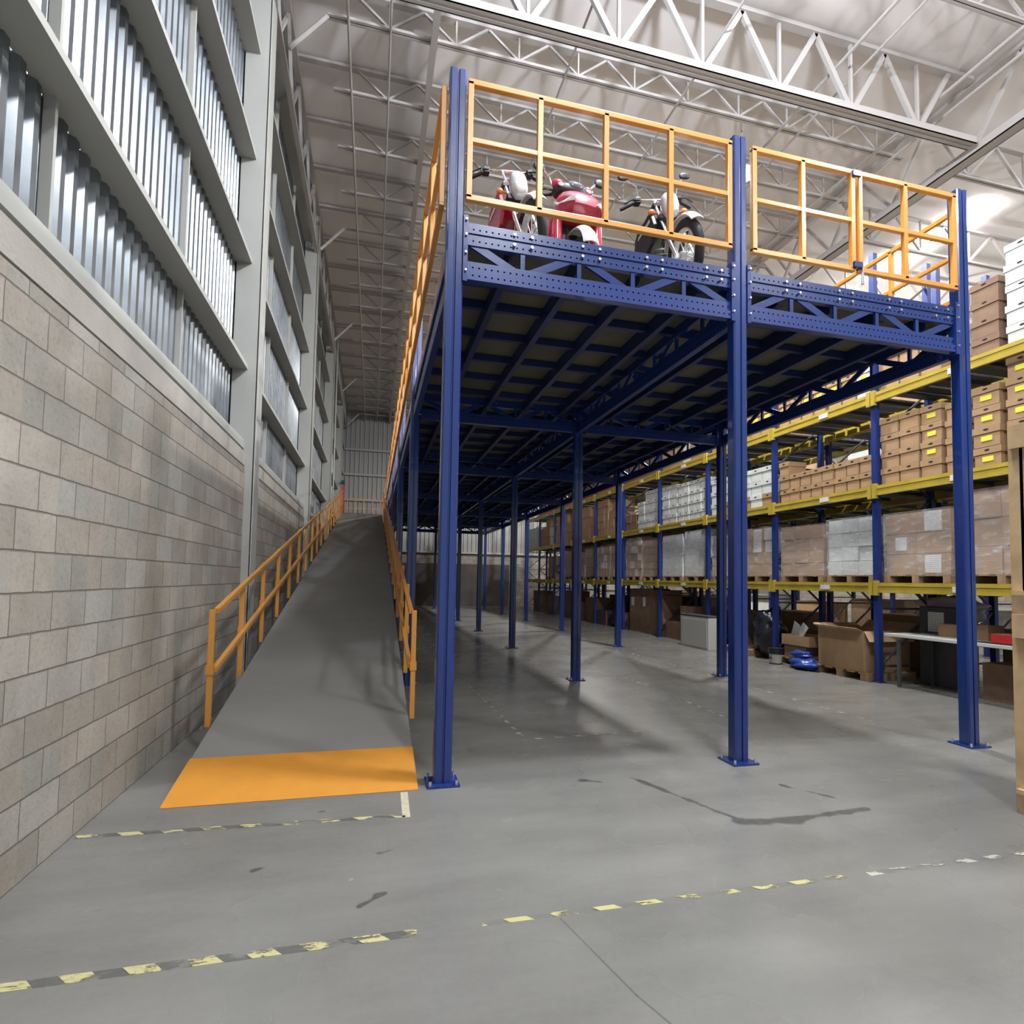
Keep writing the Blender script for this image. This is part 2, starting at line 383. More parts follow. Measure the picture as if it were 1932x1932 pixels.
for y0, y1 in zip(PY, ye):
    for z in GZ:
        MB().box(XC - .04, XW - .03, y0 + .3, y1, z, z + .012).box(XW - .03, XW - .015, y0 + .3, y1, z, z + .055).build('girt', 'white', wl)
    for t in (1 / 3, 2 / 3):
        ym = y0 + .15 + (y1 - y0) * t
        MB().box(XC - .03, XC + .03, ym - .014, ym + .014, 3.28, 9.7).build('mullion', 'white', wl)
# eave lattice on the wall top
e = MB(); e.box(-2.2, -2.1, YF, YB, 10.42, 10.5); e.box(-2.2, -2.12, YF, YB, 9.45, 9.52)
y = YF
while y < YB - 1.3:
    e.bar((-2.15, y, 9.5), (-2.15, y + .665, 10.44), .05, .05); e.bar((-2.15, y + .665, 10.44), (-2.15, y + 1.33, 9.5), .05, .05); y += 1.33
e.build('eave_lattice', 'roofw', wl)
MB().tube((-2.06, 16.9, 4.3), (-2.06, 16.9, 10.4), .03).build('trim_1', 'white')['kind'] = 'structure'

wb = struct('wall_back')
MB().box(-2.5, XR, YB, YB + .2, 0, 2.9).build('block_wall', 'block_x', wb)
MB().box(-2.2, 7.0, YB - .03, YB - .005, 0, 2.35).build('dark_wall_sheet', 'backdark', wb)
bb = MB(); x = -2.5; vs = []; fs = []; prof = []
while x < XR:
    prof += [(x, YB + .05), (x + .09, YB + .05), (x + .12, YB), (x + .2, YB)]; x += .24
for p in prof: vs += [(p[0], p[1], 2.9), (p[0], p[1], ZR)]
for k in range(len(prof) - 1): fs.append((2 * k, 2 * k + 2, 2 * k + 3, 2 * k + 1))
bb.add(vs, fs).build('metal_cladding', 'cladg', wb)
for z in (2.92, 5.58, 6.95, 8.3):
    MB().box(-2.2, XR, YB - .16, YB - .02, z, z + .1).build('girt', 'white', wb)
wr = struct('wall_right'); MB().box(XR, XR + .2, YF, YB, 0, ZR).build('block_wall', 'block', wr)

# roof lattice joists (each a thing)
def joist(x0, x1, zb, zt, pitch, ch, wb_, ww, phase):
    """parts built in local coords, origin at (x0, 0, zb)"""
    t = thing('roof_joist', '', 'roof joist'); L = x1 - x0; H = zt - zb
    MB().box(-.6 if x0 < 0 else 0, L, -ch / 2, ch / 2, H - .05, H).build('top_chord', 'roofw', t)
    MB().box(0, L, -ch / 2, -ch * .12, 0, wb_).box(0, L, ch * .12, ch / 2, 0, wb_).box(0, L, -ch / 2, ch / 2, wb_ - .012, wb_).build('bottom_chord', 'roofw', t)
    w = MB(); x = phase
    while x < L - pitch * .2:
        w.bar((x, 0, wb_), (x, 0, H - .04), ww * .8, ww * .8, (0, 1, 0))
        w.bar((x, 0, wb_), (max(0, x - pitch / 2), 0, H - .04), ww, ww, (0, 1, 0)); w.bar((x, 0, wb_), (min(L, x + pitch / 2), 0, H - .04), ww, ww, (0, 1, 0)); x += pitch
    w.build('web', 'roofw', t); return t
j0 = joist(-1.5, 9.4, 10.0, 10.5, 1.04, .1, .045, .035, .92)
jl = []
for k in range(0, 18):
    y = 4.4 + 1.33 * k
    if y > YB - .3: break
    lb = f'white lattice roof joist, {ORD[k]} behind the deep main truss'
    o = j0 if k == 0 else dup(j0, (-1.5, y, 10.0), label=lb)
    o.location = (-1.5, y, 10.0); o['label'] = lb; o['group'] = 'lattice joists over the platform'
    jl.append(o)
o = dup(j0, (-1.5, 1.78, 10.0), label='white lattice roof joist in front of the deep main truss, at the top right corner', group='lattice joists over the platform')
for o in jl[::4]: MB().tube((0, 0, .02), (-.55, 0.1, -.55), .035, 8).build('brace', 'roofw', o)
# deep main truss, its webs separate
t = thing('roof_truss', 'deep white main roof truss crossing above the platform front', 'roof truss', (0, 3.07, 9.24))
MB().box(-2.1, 9.4, -.06, .06, 1.19, 1.26).build('top_chord', 'roofw', t)
MB().box(-2.1, 9.4, -.085, -.02, 0, .012).box(-2.1, 9.4, .02, .085, 0, .012).box(-2.1, 9.4, -.085, -.07, 0, .12).box(-2.1, 9.4, .07, .085, 0, .12).box(-2.1, 9.4, -.03, .03, .012, .12).build('bottom_chord', 'roofw', t)
for k in range(9):
    xb = 5.43 - 1.38 * 5 + 1.38 * k
    if xb > 9.3: break
    MB().bar((xb, 0, .12), (xb, 0, 1.2), .045, .045, (0, 1, 0)).build('web_post', 'roofw', t)
    for sgn in (-1, 1):
        xe = xb + sgn * .69
        if -2.2 < xe < 9.5:
            MB().bar((xb + sgn * .05, 0, .12), (xe, 0, 1.2), .085, .06, (0, 1, 0)).build('web_diagonal', 'roofw', t)
# longitudinal girder and next bay
t = thing('roof_girder', 'heavy white lattice girder running away along the right end of the joists', 'roof girder', (9.6, 0, 9.05))
MB().box(-.11, .11, YF, YB, .12, .14).box(-.11, -.095, YF, YB, .12, .28).box(.095, .11, YF, YB, .12, .28).build('bottom_chord', 'roofw', t)
MB().box(-.1, .1, YF, YB, 1.38, 1.45).build('top_chord', 'roofw', t)
w = MB(); y = -8.0
while y < YB - 1:
    w.bar((0, y, .28), (0, y + .8, 1.4), .06, .06, (1, 0, 0)); w.bar((0, y + .8, 1.4), (0, y + 1.6, .28), .06, .06, (1, 0, 0)); y += 1.6
w.build('web', 'roofw', t)
j1 = joist(9.8, 22.9, 9.55, 10.4, 1.5, .1, .05, .05, .75)
for k in range(0, 12):
    y = 1.8 + 2.2 * k
    lb = f'white lattice roof joist right of the long girder, {ORD[k]} from the front'
    o = j1 if k == 0 else dup(j1, (9.8, y, 9.55), label=lb)
    o.location = (9.8, y, 9.55); o['label'] = lb; o['group'] = 'lattice joists over the far aisles'
for i, (x, r, nm) in enumerate(((-1.2, .022, 'thin white roof tie rod nearest the cladding wall'), (-.57, .018, 'thin white roof tie rod between wall and beam'), (2.3, .02, 'thin white roof tie rod over the motorcycles'), (4.4, .02, 'thin white roof tie rod over the middle of the platform'),
                   (6.53, .028, 'white roof pipe beside its thinner twin right of the platform'), (6.93, .02, 'thinner white roof pipe right beside the thicker one'), (8.7, .03, 'white roof pipe nearest the long girder, left of a pair'), (9.15, .03, 'white roof pipe nearest the long girder, right of a pair'))):
    tag(MB().tube((x, YF, 9.98), (x, YB, 9.98), r, 8).build('roof_pipe', 'roofw'), nm, 'roof pipe', 'pipes and rods under the roof')
t = thing('roof_beam', 'flat white beam running away under the joists left of the platform', 'roof beam', (.1, 3.3, 9.93))
MB().box(-.05, .05, 0, YB - 3.3, 0, .06).build('flange', 'roofw', t); MB().box(-.015, .015, 0, YB - 3.3, .06, .4).build('web', 'roofw', t)
# skylights
for i, (x0, x1, y0, y1) in enumerate(((12.8, 13.6, 5.4, 8.8), (12.8, 13.6, 9.6, 13.0), (12.8, 13.6, 13.9, 17.2), (12.8, 13.6, 18.2, 21.4), (12.8, 13.6, -1.5, 2.2))):
    tag(MB().box(x0, x1, y0, y1, ZR - .045, ZR - .02).build(f'window_{i + 1}', 'sky'), kind='structure')
# high bay lamps
for (x, y, z, p, sz, col, lb) in LAMPS:
    t = thing('high_bay_lamp', lb, 'lamp', (x, y, z), group=None)
    MB().tube((0, 0, .04), (0, 0, .2), .24, 20, .1).build('housing', 'grey', t, smooth=True)
    MB().tube((0, 0, .2), (0, 0, ZR - z - .02), .012, 6).build('hanger', 'grey', t)
    MB().tube((0, 0, 0), (0, 0, .04), .22, 20).build('diffuser', 'lamp', t)
    l = bpy.data.lights.new('lamp_light', 'POINT' if sz > 0 else 'AREA'); l.energy = p; l.color = col
    if sz > 0: l.shadow_soft_size = sz * .5
    else: l.shape = 'DISK'; l.size = -sz          # reflector lamps shine downwards only
    lo = bpy.data.objects.new('lamp_light', l); C.objects.link(lo); lo.parent = t; lo.location = (0, 0, -.12)

# ------------------------------------------------------------------ floor tape
def tape(pts, w, mt, label, grp=None):
    b = MB()
    for (a, c) in zip(pts, pts[1:]):
        a = Vector((*a, 0)); c = Vector((*c, 0)); d = (c - a).normalized(); s_ = Vector((-d.y, d.x, 0)) * w / 2
        b.add([a - s_ + Vector((0, 0, .002)), c - s_ + Vector((0, 0, .002)), c + s_ + Vector((0, 0, .002)), a + s_ + Vector((0, 0, .002)), a - s_, c - s_, c + s_, a + s_], [(0, 1, 2, 3), (4, 7, 6, 5), (0, 4, 5, 1), (1, 5, 6, 2), (2, 6, 7, 3), (3, 7, 4, 0)])
    return tag(b.build('floor_tape', mt), label, 'floor tape', grp)
tape([(-2.2, -1.66), (-.38, -1.665)], .05, 'tape', 'worn yellow and black tape line across the left foreground floor')
tape([(-.1, -1.667), (1.82, -1.68)], .032, 'tapey', 'torn thin yellow tape line across the middle foreground floor')
tape([(1.95, -1.685), (6.2, -1.70)], .04, 'tapeo', 'faded tape line crossing the right foreground floor to the crates')
tape([(-2.2, -.385), (-.36, -.47)], .045, 'tape', 'yellow and black tape line in front of the orange ramp strip')
tape([(-.355, -.495), (-.345, -.075)], .05, 'tapec', 'short cream tape running from ramp strip corner to the hazard line')
tape([(.84, 1.03), (.74, 4.9)], .04, 'tapeo', 'old white tape line just right of the front left column')
tape([(.84, 1.03), (2.2, 1.08)], .04, 'tapeo', 'old white tape line crossing the floor between two front columns')
tape([(3.3, 1.3), (3.36, 9)], .03, 'tapeo', 'old white tape line passing left of the middle front column')
tape([(4.85, 1.0), (4.73, 7.5)], .035, 'tapeo', 'old dashed tape line in front of the racks')
tape([(2.35, 4.0), (2.3, 9)], .03, 'tapeo', 'faint old tape line between the inner blue columns')

# ------------------------------------------------------------------ ramp
SL = .206; YT = 20.6
t = thing('ramp', 'long grey concrete ramp climbing beside the block wall', 'ramp', (0, 0, 0))
def slab(x0, x1, y0, y1, th, lift=0.0):
    z = lambda y: SL * (y + .05) + lift
    vs = []
    for y in (y0, y1):
        for x in (x0, x1):
            vs += [(x, y, max(0.001, z(y) - th)), (x, y, z(y))]
    return MB().add(vs, [(0, 4, 6, 2), (1, 3, 7, 5), (0, 2, 3, 1), (4, 5, 7, 6), (0, 1, 5, 4), (2, 6, 7, 3)])
slab(-1.88, -.25, .54, YT, .22).build('ramp_deck', 'ramp', t)
slab(-1.885, -.245, -.05, .56, .3, .004).build('toe_strip', 'strip', t)['label'] = 'orange painted toe strip'
MB().box(-1.88, -.25, YT, 24.4, 4.03, 4.25).build('landing', 'ramp', t)
for x in (-1.85, -.32): MB().bar((x, .6, SL * .65 - .22 + .12), (x, YT, 4.25 - .14), .06, .16).build('side_beam', 'blued', t)
for y in (6.0, 10.0, 14.0, 18.0, 22.0):
    zz = min(SL * (y + .05), 4.25) - .2
    for x in (-1.85, -.32): MB().box(x - .04, x + .04, y - .04, y + .04, 0, zz).build('support_post', 'blued', t)
def ramp_rail(x, side, label):
    t = thing('ramp_railing', label, 'railing', (x, 0, 0)); z = lambda y: SL * (y + .05)
    yy = 1.14; ys = []
    while yy < 20.9: ys.append(yy); yy += 1.125
    for i, y in enumerate(ys):
        MB().box(-.022, .022, y - .022, y + .022, z(y) - .03, z(y) + .96).build('post', 'orange', t, bevel=.003)
        MB().box(-.03, .03, y - .03, y + .03, z(y) + .41, z(y) + .49).build('rail_clamp', 'orange', t)
    s = .03 * side
    MB().bar((s, ys[0], z(ys[0]) + .95), (s, YT, z(YT) + .95), .04, .045).build('top_rail', 'orange', t, bevel=.004)
    MB().bar((s, ys[0], z(ys[0]) + .45), (s, YT, z(YT) + .45), .04, .045).build('mid_rail', 'orange', t, bevel=.004)
    return t
ramp_rail(-1.92, 1, 'orange tube railing along the block wall side of the ramp')
ramp_rail(-.215, -1, 'orange tube railing on the platform side of the ramp')

# ------------------------------------------------------------------ blue platform
XA, XB, XC3 = [-.135, 2.375, 4.915], 0, 0
XS = [-.065, 2.445, 4.985]      # column centres
YS = [.055, 3.95, 7.92, 11.9, 15.9, 19.85, 23.8]
def col_profile(w=.132, d=.11, ch=.012, gr=.009, gd=.014):
    a, b = w / 2, d / 2
    return [(-a, -b + ch), (-a + ch, -b), (-gr, -b), (-gr * .6, -b + gd), (gr * .6, -b + gd), (gr, -b), (a - ch, -b), (a, -b + ch),
            (a, b - ch), (a - ch, b), (gr, b), (gr * .6, b - gd), (-gr * .6, b - gd), (-gr, b), (-a + ch, b), (-a, b - ch)]
c0 = thing('steel_column', '', 'column', (0, 0, 0))
MB().prism(col_profile(), .012, 5.47).build('column_shaft', 'blue', c0, bevel=.0015)
pl_ = MB().box(-.12, .12, -.115, .115, 0, .014).build('base_plate', 'blue', c0)
for sx in (-1, 1):
    for sy in (-1, 1):
        MB().tube((sx * .095, sy * .09, .012), (sx * .095, sy * .09, .045), .011, 8).build('anchor_bolt', 'bolt', pl_)
rown = ['front', 'second', 'third', 'fourth', 'fifth', 'sixth', 'rearmost']
first = True
for i, y in enumerate(YS):
    for k, x in enumerate(XS):
        lb = f"glossy blue steel column, {['ramp side', 'middle', 'rack side'][k]} of the {rown[i]} row"
        o = c0 if first else dup(c0, (x, y, 0), label=lb); first = False
        o.location = (x, y, 0); o['label'] = lb; o['group'] = 'columns of the blue platform'
        if k == 1: pass

def truss(L, start_top, nodes=5, label='', bolts=True):
    """local x along length 0..L, z 0..0.45"""
    t = thing('platform_truss', label, 'truss')
    MB().box(0, L, -.03, .03, .37, .45).box(0, L, -.02, .03, .28, .37).build('top_chord', 'perf', t)
    MB().box(0, L, -.035, .03, 0, .07).box(0, L, -.02, .03, .07, .15).build('bottom_chord', 'perf', t)
    for s_, x in ((1, 0), (-1, L)):
        MB().box(x - .006 if s_ > 0 else x - .03, x + .03 if s_ > 0 else x + .006, -.045, .03, -.02, .5).build('end_plate', 'blue', t)
        for z in (.06, .2, .34, .46):
            MB().tube((x + s_ * .015, -.045, z), (x + s_ * .015, -.062, z), .009, 8).build('hook_bolt', 'bolt', t)
    p = L / nodes
    for k in range(nodes):
        top = (k % 2 == 0) == start_top
        za, zb = (.3, .13) if top else (.13, .3)
        MB().bar((p * k + .07, 0, za), (p * (k + 1) - .07 if k < nodes - 1 else p * (k + 1) - .04, 0, zb), .02, .062, (0, 1, 0) if False else (0, 0, 1)).build('web_diagonal', 'blue', t)
        if k: MB().box(p * k - .018, p * k + .018, -.012, .012, .14, .3).build('web_post', 'blue', t)
    if bolts:
        for x in (.4, .543, .97, 1.118, 1.539, 1.681, 2.103, 2.248):
            if x < L - .02:
                for z in (.41, .33):
                    MB().tube((x, -.032 if z > .37 else -.022, z), (x, -.045, z), .012, 8).build('bolt', 'bolt', t)
    return t
T1 = truss(2.376, True); T2 = truss(2.376, False)
spans = ['left', 'right']
for i, y in enumerate(YS):
    for k in (0, 1):
        src = T1 if k == 0 else T2
        lb = f'blue lattice beam across the {rown[i]} column row, {spans[k]} span'
        x = XS[k] + .067
        o = src if i == 0 else dup(src, (x, y - .02, 3.8), label=lb)
        o.location = (x, y - .02, 3.8); o['label'] = lb; o['group'] = 'cross beams of the platform'
T3 = truss(3.78, True, 8, bolts=False); firstl = True
for i in range(6):
    for k in range(3):
        lb = f"blue lattice beam running back along the {['ramp side', 'middle', 'rack side'][k]} columns, {ORD[i]} bay from the front"
        L_ = YS[i + 1] - YS[i] - .12
        o = T3 if firstl else dup(T3, (0, 0, 0)); firstl = False
        o.location = (XS[k], YS[i] + .06, 3.8); o.rotation_euler = (0, 0, math.pi / 2); o.scale = (L_ / 3.78, 1, 1); o['label'] = lb; o['group'] = 'lengthwise beams of the platform'
# deck joists: along y, spacing .51
jj = None
for i in range(6):
    for s_ in range(2):
        for k in range(4):
            x = XS[s_] + (.47, 1.045, 1.61, 2.175)[k] - (.0 if s_ == 0 else .0)
            lb = f"blue floor joist under the deck, {['left', 'right'][s_]} span of the {ORD[i]} bay, {ORD[k]} from left"
            if jj is None:
                jj = MB().box(-.03, .03, 0, 3.83, 0, .012).box(-.025, -.018, 0, 3.83, .012, .14).box(-.03, .03, 0, 3.83, .14, .15).build('floor_joist', 'shaded_blue')
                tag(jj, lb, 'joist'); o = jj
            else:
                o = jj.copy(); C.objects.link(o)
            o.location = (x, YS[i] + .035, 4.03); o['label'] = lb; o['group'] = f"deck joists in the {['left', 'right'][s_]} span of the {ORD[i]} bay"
# transverse bridging and deck boards
pn = None
for i in range(6):
    for s_ in range(2):
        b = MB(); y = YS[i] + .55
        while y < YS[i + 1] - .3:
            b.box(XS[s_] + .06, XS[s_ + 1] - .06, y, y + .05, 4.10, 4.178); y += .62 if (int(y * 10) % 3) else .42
        tag(b.build('deck_bridging', 'shaded_blue'), f"shade-darkened blue cross strips under the deck, {['left', 'right'][s_]} span of the {ORD[i]} bay", 'bridging', 'cross strips under the deck')
        lb = f"grey deck board seen from below, {['left', 'right'][s_]} span of the {ORD[i]} bay"
        if pn is None:
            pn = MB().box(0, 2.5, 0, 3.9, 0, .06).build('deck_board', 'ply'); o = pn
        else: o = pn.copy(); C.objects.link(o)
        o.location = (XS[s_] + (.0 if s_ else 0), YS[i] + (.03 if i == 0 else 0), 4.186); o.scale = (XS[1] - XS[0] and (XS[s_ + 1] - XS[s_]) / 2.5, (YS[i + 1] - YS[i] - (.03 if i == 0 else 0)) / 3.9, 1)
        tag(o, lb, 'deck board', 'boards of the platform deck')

# guard rails on the platform
def guard(L, posts, label, mids=(.485,), h=.97, double=None):
    t = thing('guard_rail', label, 'railing')
    s = .022
    MB().box(0, L, -s, s, h - .045, h).build('top_rail', 'orange', t, bevel=.004)
    MB().box(0, L, -s, s, 0, .045).build('bottom_rail', 'orange', t, bevel=.004)
    for z in mids: MB().box(.02, L - .02, -s * .9, s * .9, z - .02, z + .02).build('mid_rail', 'orange', t, bevel=.004)
    for x in posts: MB().box(x - s, x + s, -s, s, 0.02, h - .02).build('upright', 'orange', t, bevel=.004)
    return t
YR = -.02
g1 = guard(2.33, (.022, .585, 1.15, 1.74, 2.308), 'orange guard rail panel in front of the motorcycles')
g1.location = (.005, YR, 4.40)
for sgn, x0, lb in ((1, 2.54, 'orange swing gate leaf beside the middle front column'), (-1, 3.68, 'orange swing gate leaf beside the rack side front column')):
    L = 1.1 if sgn > 0 else 1.17
    g = guard(L, (.022, .53 if sgn > 0 else .55, L - .022), lb); g.name = 'gate_leaf'; g['category'] = 'gate'
    g.location = (x0, YR, 4.40)
    if sgn > 0:
        for z in (.03, .9): MB().box(L - .04, L + .05, -.045, -.02, z, z + .05).build('latch', 'blue', g)['label'] = 'blue latch'
    else:
        MB().tube((.02, -.03, -.12), (.02, -.03, .05), .012, 8).build('drop_bolt', 'bolt', g)
gs = None
for k, x in ((0, -.165), (2, 5.08)):
    for i in range(6):
        if k == 0 and i == 5: continue
        lb = f"orange guard rail panel on the {'ramp side' if k == 0 else 'rack side'} edge of the platform, {ORD[i]} from the front"
        if gs is None: gs = guard(3.9, (.02, .8, 1.58, 2.36, 3.12, 3.88), lb); o = gs
        else: o = dup(gs, (0, 0, 0), label=lb)
        o.location = (x, YS[i] + .02, 4.40); o.rotation_euler = (0, 0, math.pi / 2); o['label'] = lb; o['group'] = 'side guard rails of the platform'
ge = guard(1.6, (.02, .4, .8, 1.2, 1.58), 'orange guard rail closing the far end of the ramp landing'); ge.location = (-1.88, 24.2, 4.4)
for x in (.02, 1.58): MB().box(x - .02, x + .02, -.02, .02, -.15, .01).build('foot_post', 'orange', ge)
gp = MB().box(-.06, .06, -.06, .06, 4.25, 5.45).build('guard_post', 'reds', loc=(-1.93, 20.9, 0)); tag(gp, 'red post at the top of the ramp beside the wall', 'post')
gc = thing('security_camera', 'small dark camera on the wall pillar above the ramp top', 'camera', (-2.0, 22.4, 5.75))
MB().box(-.08, .08, -.15, .1, 0, .16).build('camera_body', 'black', gc, bevel=.01); MB().tube((-.1, .05, .08), (-.14, .15, .08), .02).build('bracket', 'grey', gc)

# ------------------------------------------------------------------ motorcycles
def wheel(t, y, z, Rr, w, mt='silver', spokes=10, x=0):
    a = MB().torus((x, y, z), Rr - w * .45, w * .5, 'x', wide=.95).build('tyre', 'rubber', t, smooth='all')
    r_ = MB().torus((x, y, z), Rr - w, w * .18, 'x', wide=2)
    for k in range(spokes):
        an = 2 * math.pi * k / spokes; r_.tube((x, y, z), (x, y + (Rr - w) * math.cos(an), z + (Rr - w) * math.sin(an)), .006, 6)
    r_.tube((x - .05, y, z), (x + .05, y, z), .035, 10); r_.build('rim', mt, t, smooth=True)
def arc_guard(y, z, rad, w, a0, a1, n=12, th=.012, crown=.02):
    b = MB(); rings = []
    for k in range(n + 1):
        an = R(a0 + (a1 - a0) * k / n); cy_, cz_ = y + rad * math.cos(an), z + rad * math.sin(an)
        rg = []
        for j in range(7):
            u = -1 + j / 3.0; rr_ = crown * (1 - u * u)
            rg.append((w * u, cy_ + rr_ * math.cos(an), cz_ + rr_ * math.sin(an)))
        for j in range(6, -1, -1):
            u = -1 + j / 3.0; rr_ = crown * (1 - u * u) - th
            rg.append((w * u * .95, cy_ + rr_ * math.cos(an), cz_ + rr_ * math.sin(an)))
        rings.append(rg)
    return b.loft(rings)
def motorbike(label, body, loc, rz, mirrors, bz):
    t = thing('motorcycle', label, 'motorcycle', loc, rz); t.rotation_euler = (0, R(-9), rz)
    wheel(t, -.62, .31, .31, .09); wheel(t, .62, .3, .3, .11)
    arc_guard(-.62, .31, .335, .06, 35, 150).build('front_fender', 'silver', t, smooth=True)
    arc_guard(.62, .3, .38, .085, 10, 130).build('rear_fender', 'black', t, smooth=True)
    for s in (-1, 1):
        MB().tube((s * .085, -.62, .3), (s * .085, -.48, .62), .026).tube((s * .085, -.48, .62), (s * .085, -.34, 1.0), .019).build('fork_leg', 'chrome' , t, smooth=True)
    MB().box(-.11, .11, -.46, -.38, .78, .82).box(-.11, .11, -.38, -.31, .95, .985).build('fork_clamp', 'black', t)
    hb = MB().path([(-.36, -.2, 1.03), (-.2, -.26, 1.07), (-.09, -.33, 1.02), (.09, -.33, 1.02), (.2, -.26, 1.07), (.36, -.2, 1.03)], .012).path([(-.09, -.33, 1.02), (-.06, -.335, 1.02 - bz)], .015).path([(.09, -.33, 1.02), (.06, -.335, 1.02 - bz)], .015).build('handlebar', 'chrome', t, smooth=True); hb.location = (0, 0, bz)
    for s in (-1, 1):
        MB().tube((s * .25, -.24, 1.055), (s * .38, -.19, 1.025), .019, 10).build('grip', 'black', hb, smooth=True)
        MB().path([(s * .2, -.29, 1.06), (s * .28, -.31, 1.05), (s * .37, -.27, 1.03)], .007, 6).build('brake_lever', 'black', hb)
        MB().box(min(s * .19, s * .25), max(s * .19, s * .25), -.29, -.22, 1.03, 1.09).build('switch_box', 'black', hb, bevel=.006)
        MB().ball((s * .17, -.42, .86), (.035, .03, .028), 10, 7).tube((s * .09, -.4, .86), (s * .15, -.42, .86), .01, 6).build('turn_signal', 'amber', t, smooth=True)
        if mirrors:
            m_ = MB().path([(s * .2, -.26, 1.08), (s * .22, -.28, 1.2), (s * .3, -.26, 1.28)], .006, 6).build('mirror_stalk', 'chrome', hb)
            MB().ball((s * .33, -.26, 1.31), (.06, .015, .035), 14, 8, .8).build('mirror_head', 'black', m_, smooth=True)
    # nose cowl with headlight
    MB().ball((0, -.47, .89), (.085, .06, .12), 18, 12, .7).build('headlight_cowl', 'sgrey', t, smooth=True)
    MB().ball((0, -.52, .85), (.06, .03, .05), 16, 10, .8).build('headlight', 'lens', t, smooth=True)
    # tank, shrouds, seat
    tr = []
    for (y, z, w, h) in ((-.3, .80, .06, .08), (-.2, .84, .13, .12), (-.05, .85, .155, .13), (.1, .82, .14, .11), (.22, .76, .09, .07)):
        tr.append([(w * math.copysign(abs(math.cos(a)) ** .7, math.cos(a)), y, z + h * math.copysign(abs(math.sin(a)) ** .7, math.sin(a))) for a in [2 * math.pi * k / 16 for k in range(16)]])
    MB().loft(tr).build('fuel_tank', body, t, smooth=True)
    for s in (-1, 1):
        pts = [(-.42, .86), (-.1, .84), (.05, .72), (-.1, .56), (-.34, .6), (-.46, .72)]
        vs = [(s * .15, y, z) for y, z in pts] + [(s * .19, y * .98 - .01, z - .005) for y, z in pts]; n_ = len(pts)
        MB().add(vs, [tuple(range(n_)), tuple(range(2 * n_ - 1, n_ - 1, -1))] + [(k, (k + 1) % n_, n_ + (k + 1) % n_, n_ + k) for k in range(n_)]).build('shroud', body, t, bevel=.006)
        st = [(-.4, .80), (-.12, .79), (-.1, .765), (-.4, .77)]
        vs = [(s * .192, y, z) for y, z in st] + [(s * .197, y, z) for y, z in st]
        MB().add(vs, [(0, 1, 2, 3), (7, 6, 5, 4), (0, 4, 5, 1), (1, 5, 6, 2), (2, 6, 7, 3), (3, 7, 4, 0)]).build('shroud_stripe', 'silver', t)
        MB().box(min(s * .1, s * .15), max(s * .1, s * .15), .25, .5, .55, .74).build('side_panel', body, t, bevel=.02)
        MB().tube((s * .1, .1, .28), (s * .27, .1, .29), .014, 8).build('foot_peg', 'rubber', t)
    sr = []
    for (y, z, w, h) in ((.12, .80, .08, .04), (.25, .82, .12, .05), (.5, .83, .13, .05), (.8, .86, .11, .045), (.92, .87, .06, .03)):
        sr.append([(w * math.cos(a), y, z + h * math.sin(a)) for a in [2 * math.pi * k / 14 for k in range(14)]])
    MB().loft(sr).build('seat', 'black', t, smooth=True)
    e_ = MB().box(-.13, .13, -.2, .16, .24, .44); e_.tube((0, -.12, .4), (0, -.2, .62), .075, 14)
    for k in range(5): e_.tube((0, -.13 - k * .016, .44 + k * .04), (0, -.135 - k * .016, .452 + k * .04), .1, 16)
    e_.build('engine', 'grey', t, smooth=True, bevel=.01)
    MB().path([(.08, -.2, .5), (.12, -.3, .3), (.14, 0, .2), (.16, .4, .26)], .022, 10).tube((.17, .3, .27), (.19, .82, .42), .045, 12).build('exhaust', 'chrome', t, smooth=True)
    MB().path([(0, -.36, .92), (0, -.22, .45), (0, -.18, .22), (0, .25, .24), (0, .3, .7), (0, .8, .76)], .02).path([(0, -.34, .9), (0, .1, .7), (0, .3, .68)], .022).build('frame', 'dgrey', t, smooth=True)
    for s in (-1, 1): MB().tube((s * .1, .25, .3), (s * .1, .62, .3), .018).tube((s * .11, .5, .32), (s * .1, .42, .74), .022).build('swing_arm', 'chrome', t, smooth=True)
    MB().tube((-.1, .1, .25), (-.22, .25, .0), .012).build('side_stand', 'dgrey', t)
    return t
ZD = 4.246
motorbike('red and white motorcycle at left behind the orange guard rail', 'red', (.72, 1.2, ZD + .035), R(3), False, .1)
motorbike('black and silver motorcycle with mirrors at right behind the guard rail', 'black', (2.27, 1.05, ZD + .035), R(-5), True, .02)
# scooter
t = thing('scooter', 'red scooter facing the front in the middle of the guard rail', 'scooter', (1.19, .72, ZD), R(6)); t.scale = (1.05, 1, 1.06)
wheel(t, 0.0, .23, .23, .1); wheel(t, 1.22, .23, .23, .1)
arc_guard(0, .23, .29, .075, 15, 170, crown=.035).build('front_fender', 'silver', t, smooth=True)
def ell(cx, cy_, cz, rx, ry, n=20, p=.8, flat=1.0):
    return [(cx + rx * math.copysign(abs(math.cos(a)) ** p, math.cos(a)), cy_ + ry * math.copysign(abs(math.sin(a)) ** p, math.sin(a)) * (1 if math.sin(a) < 0 else flat), cz) for a in [2 * math.pi * k / n for k in range(n)]]
MB().loft([ell(0, .02, .62, .20, .13, flat=.4), ell(0, -.02, .68, .225, .17, flat=.4), ell(0, -.01, .75, .225, .17, flat=.4), ell(0, .02, .82, .2, .15, flat=.4), ell(0, .06, .88, .15, .1, flat=.4), ell(0, .09, .905, .08, .05)]).build('front_cowl', 'red', t, smooth=True)
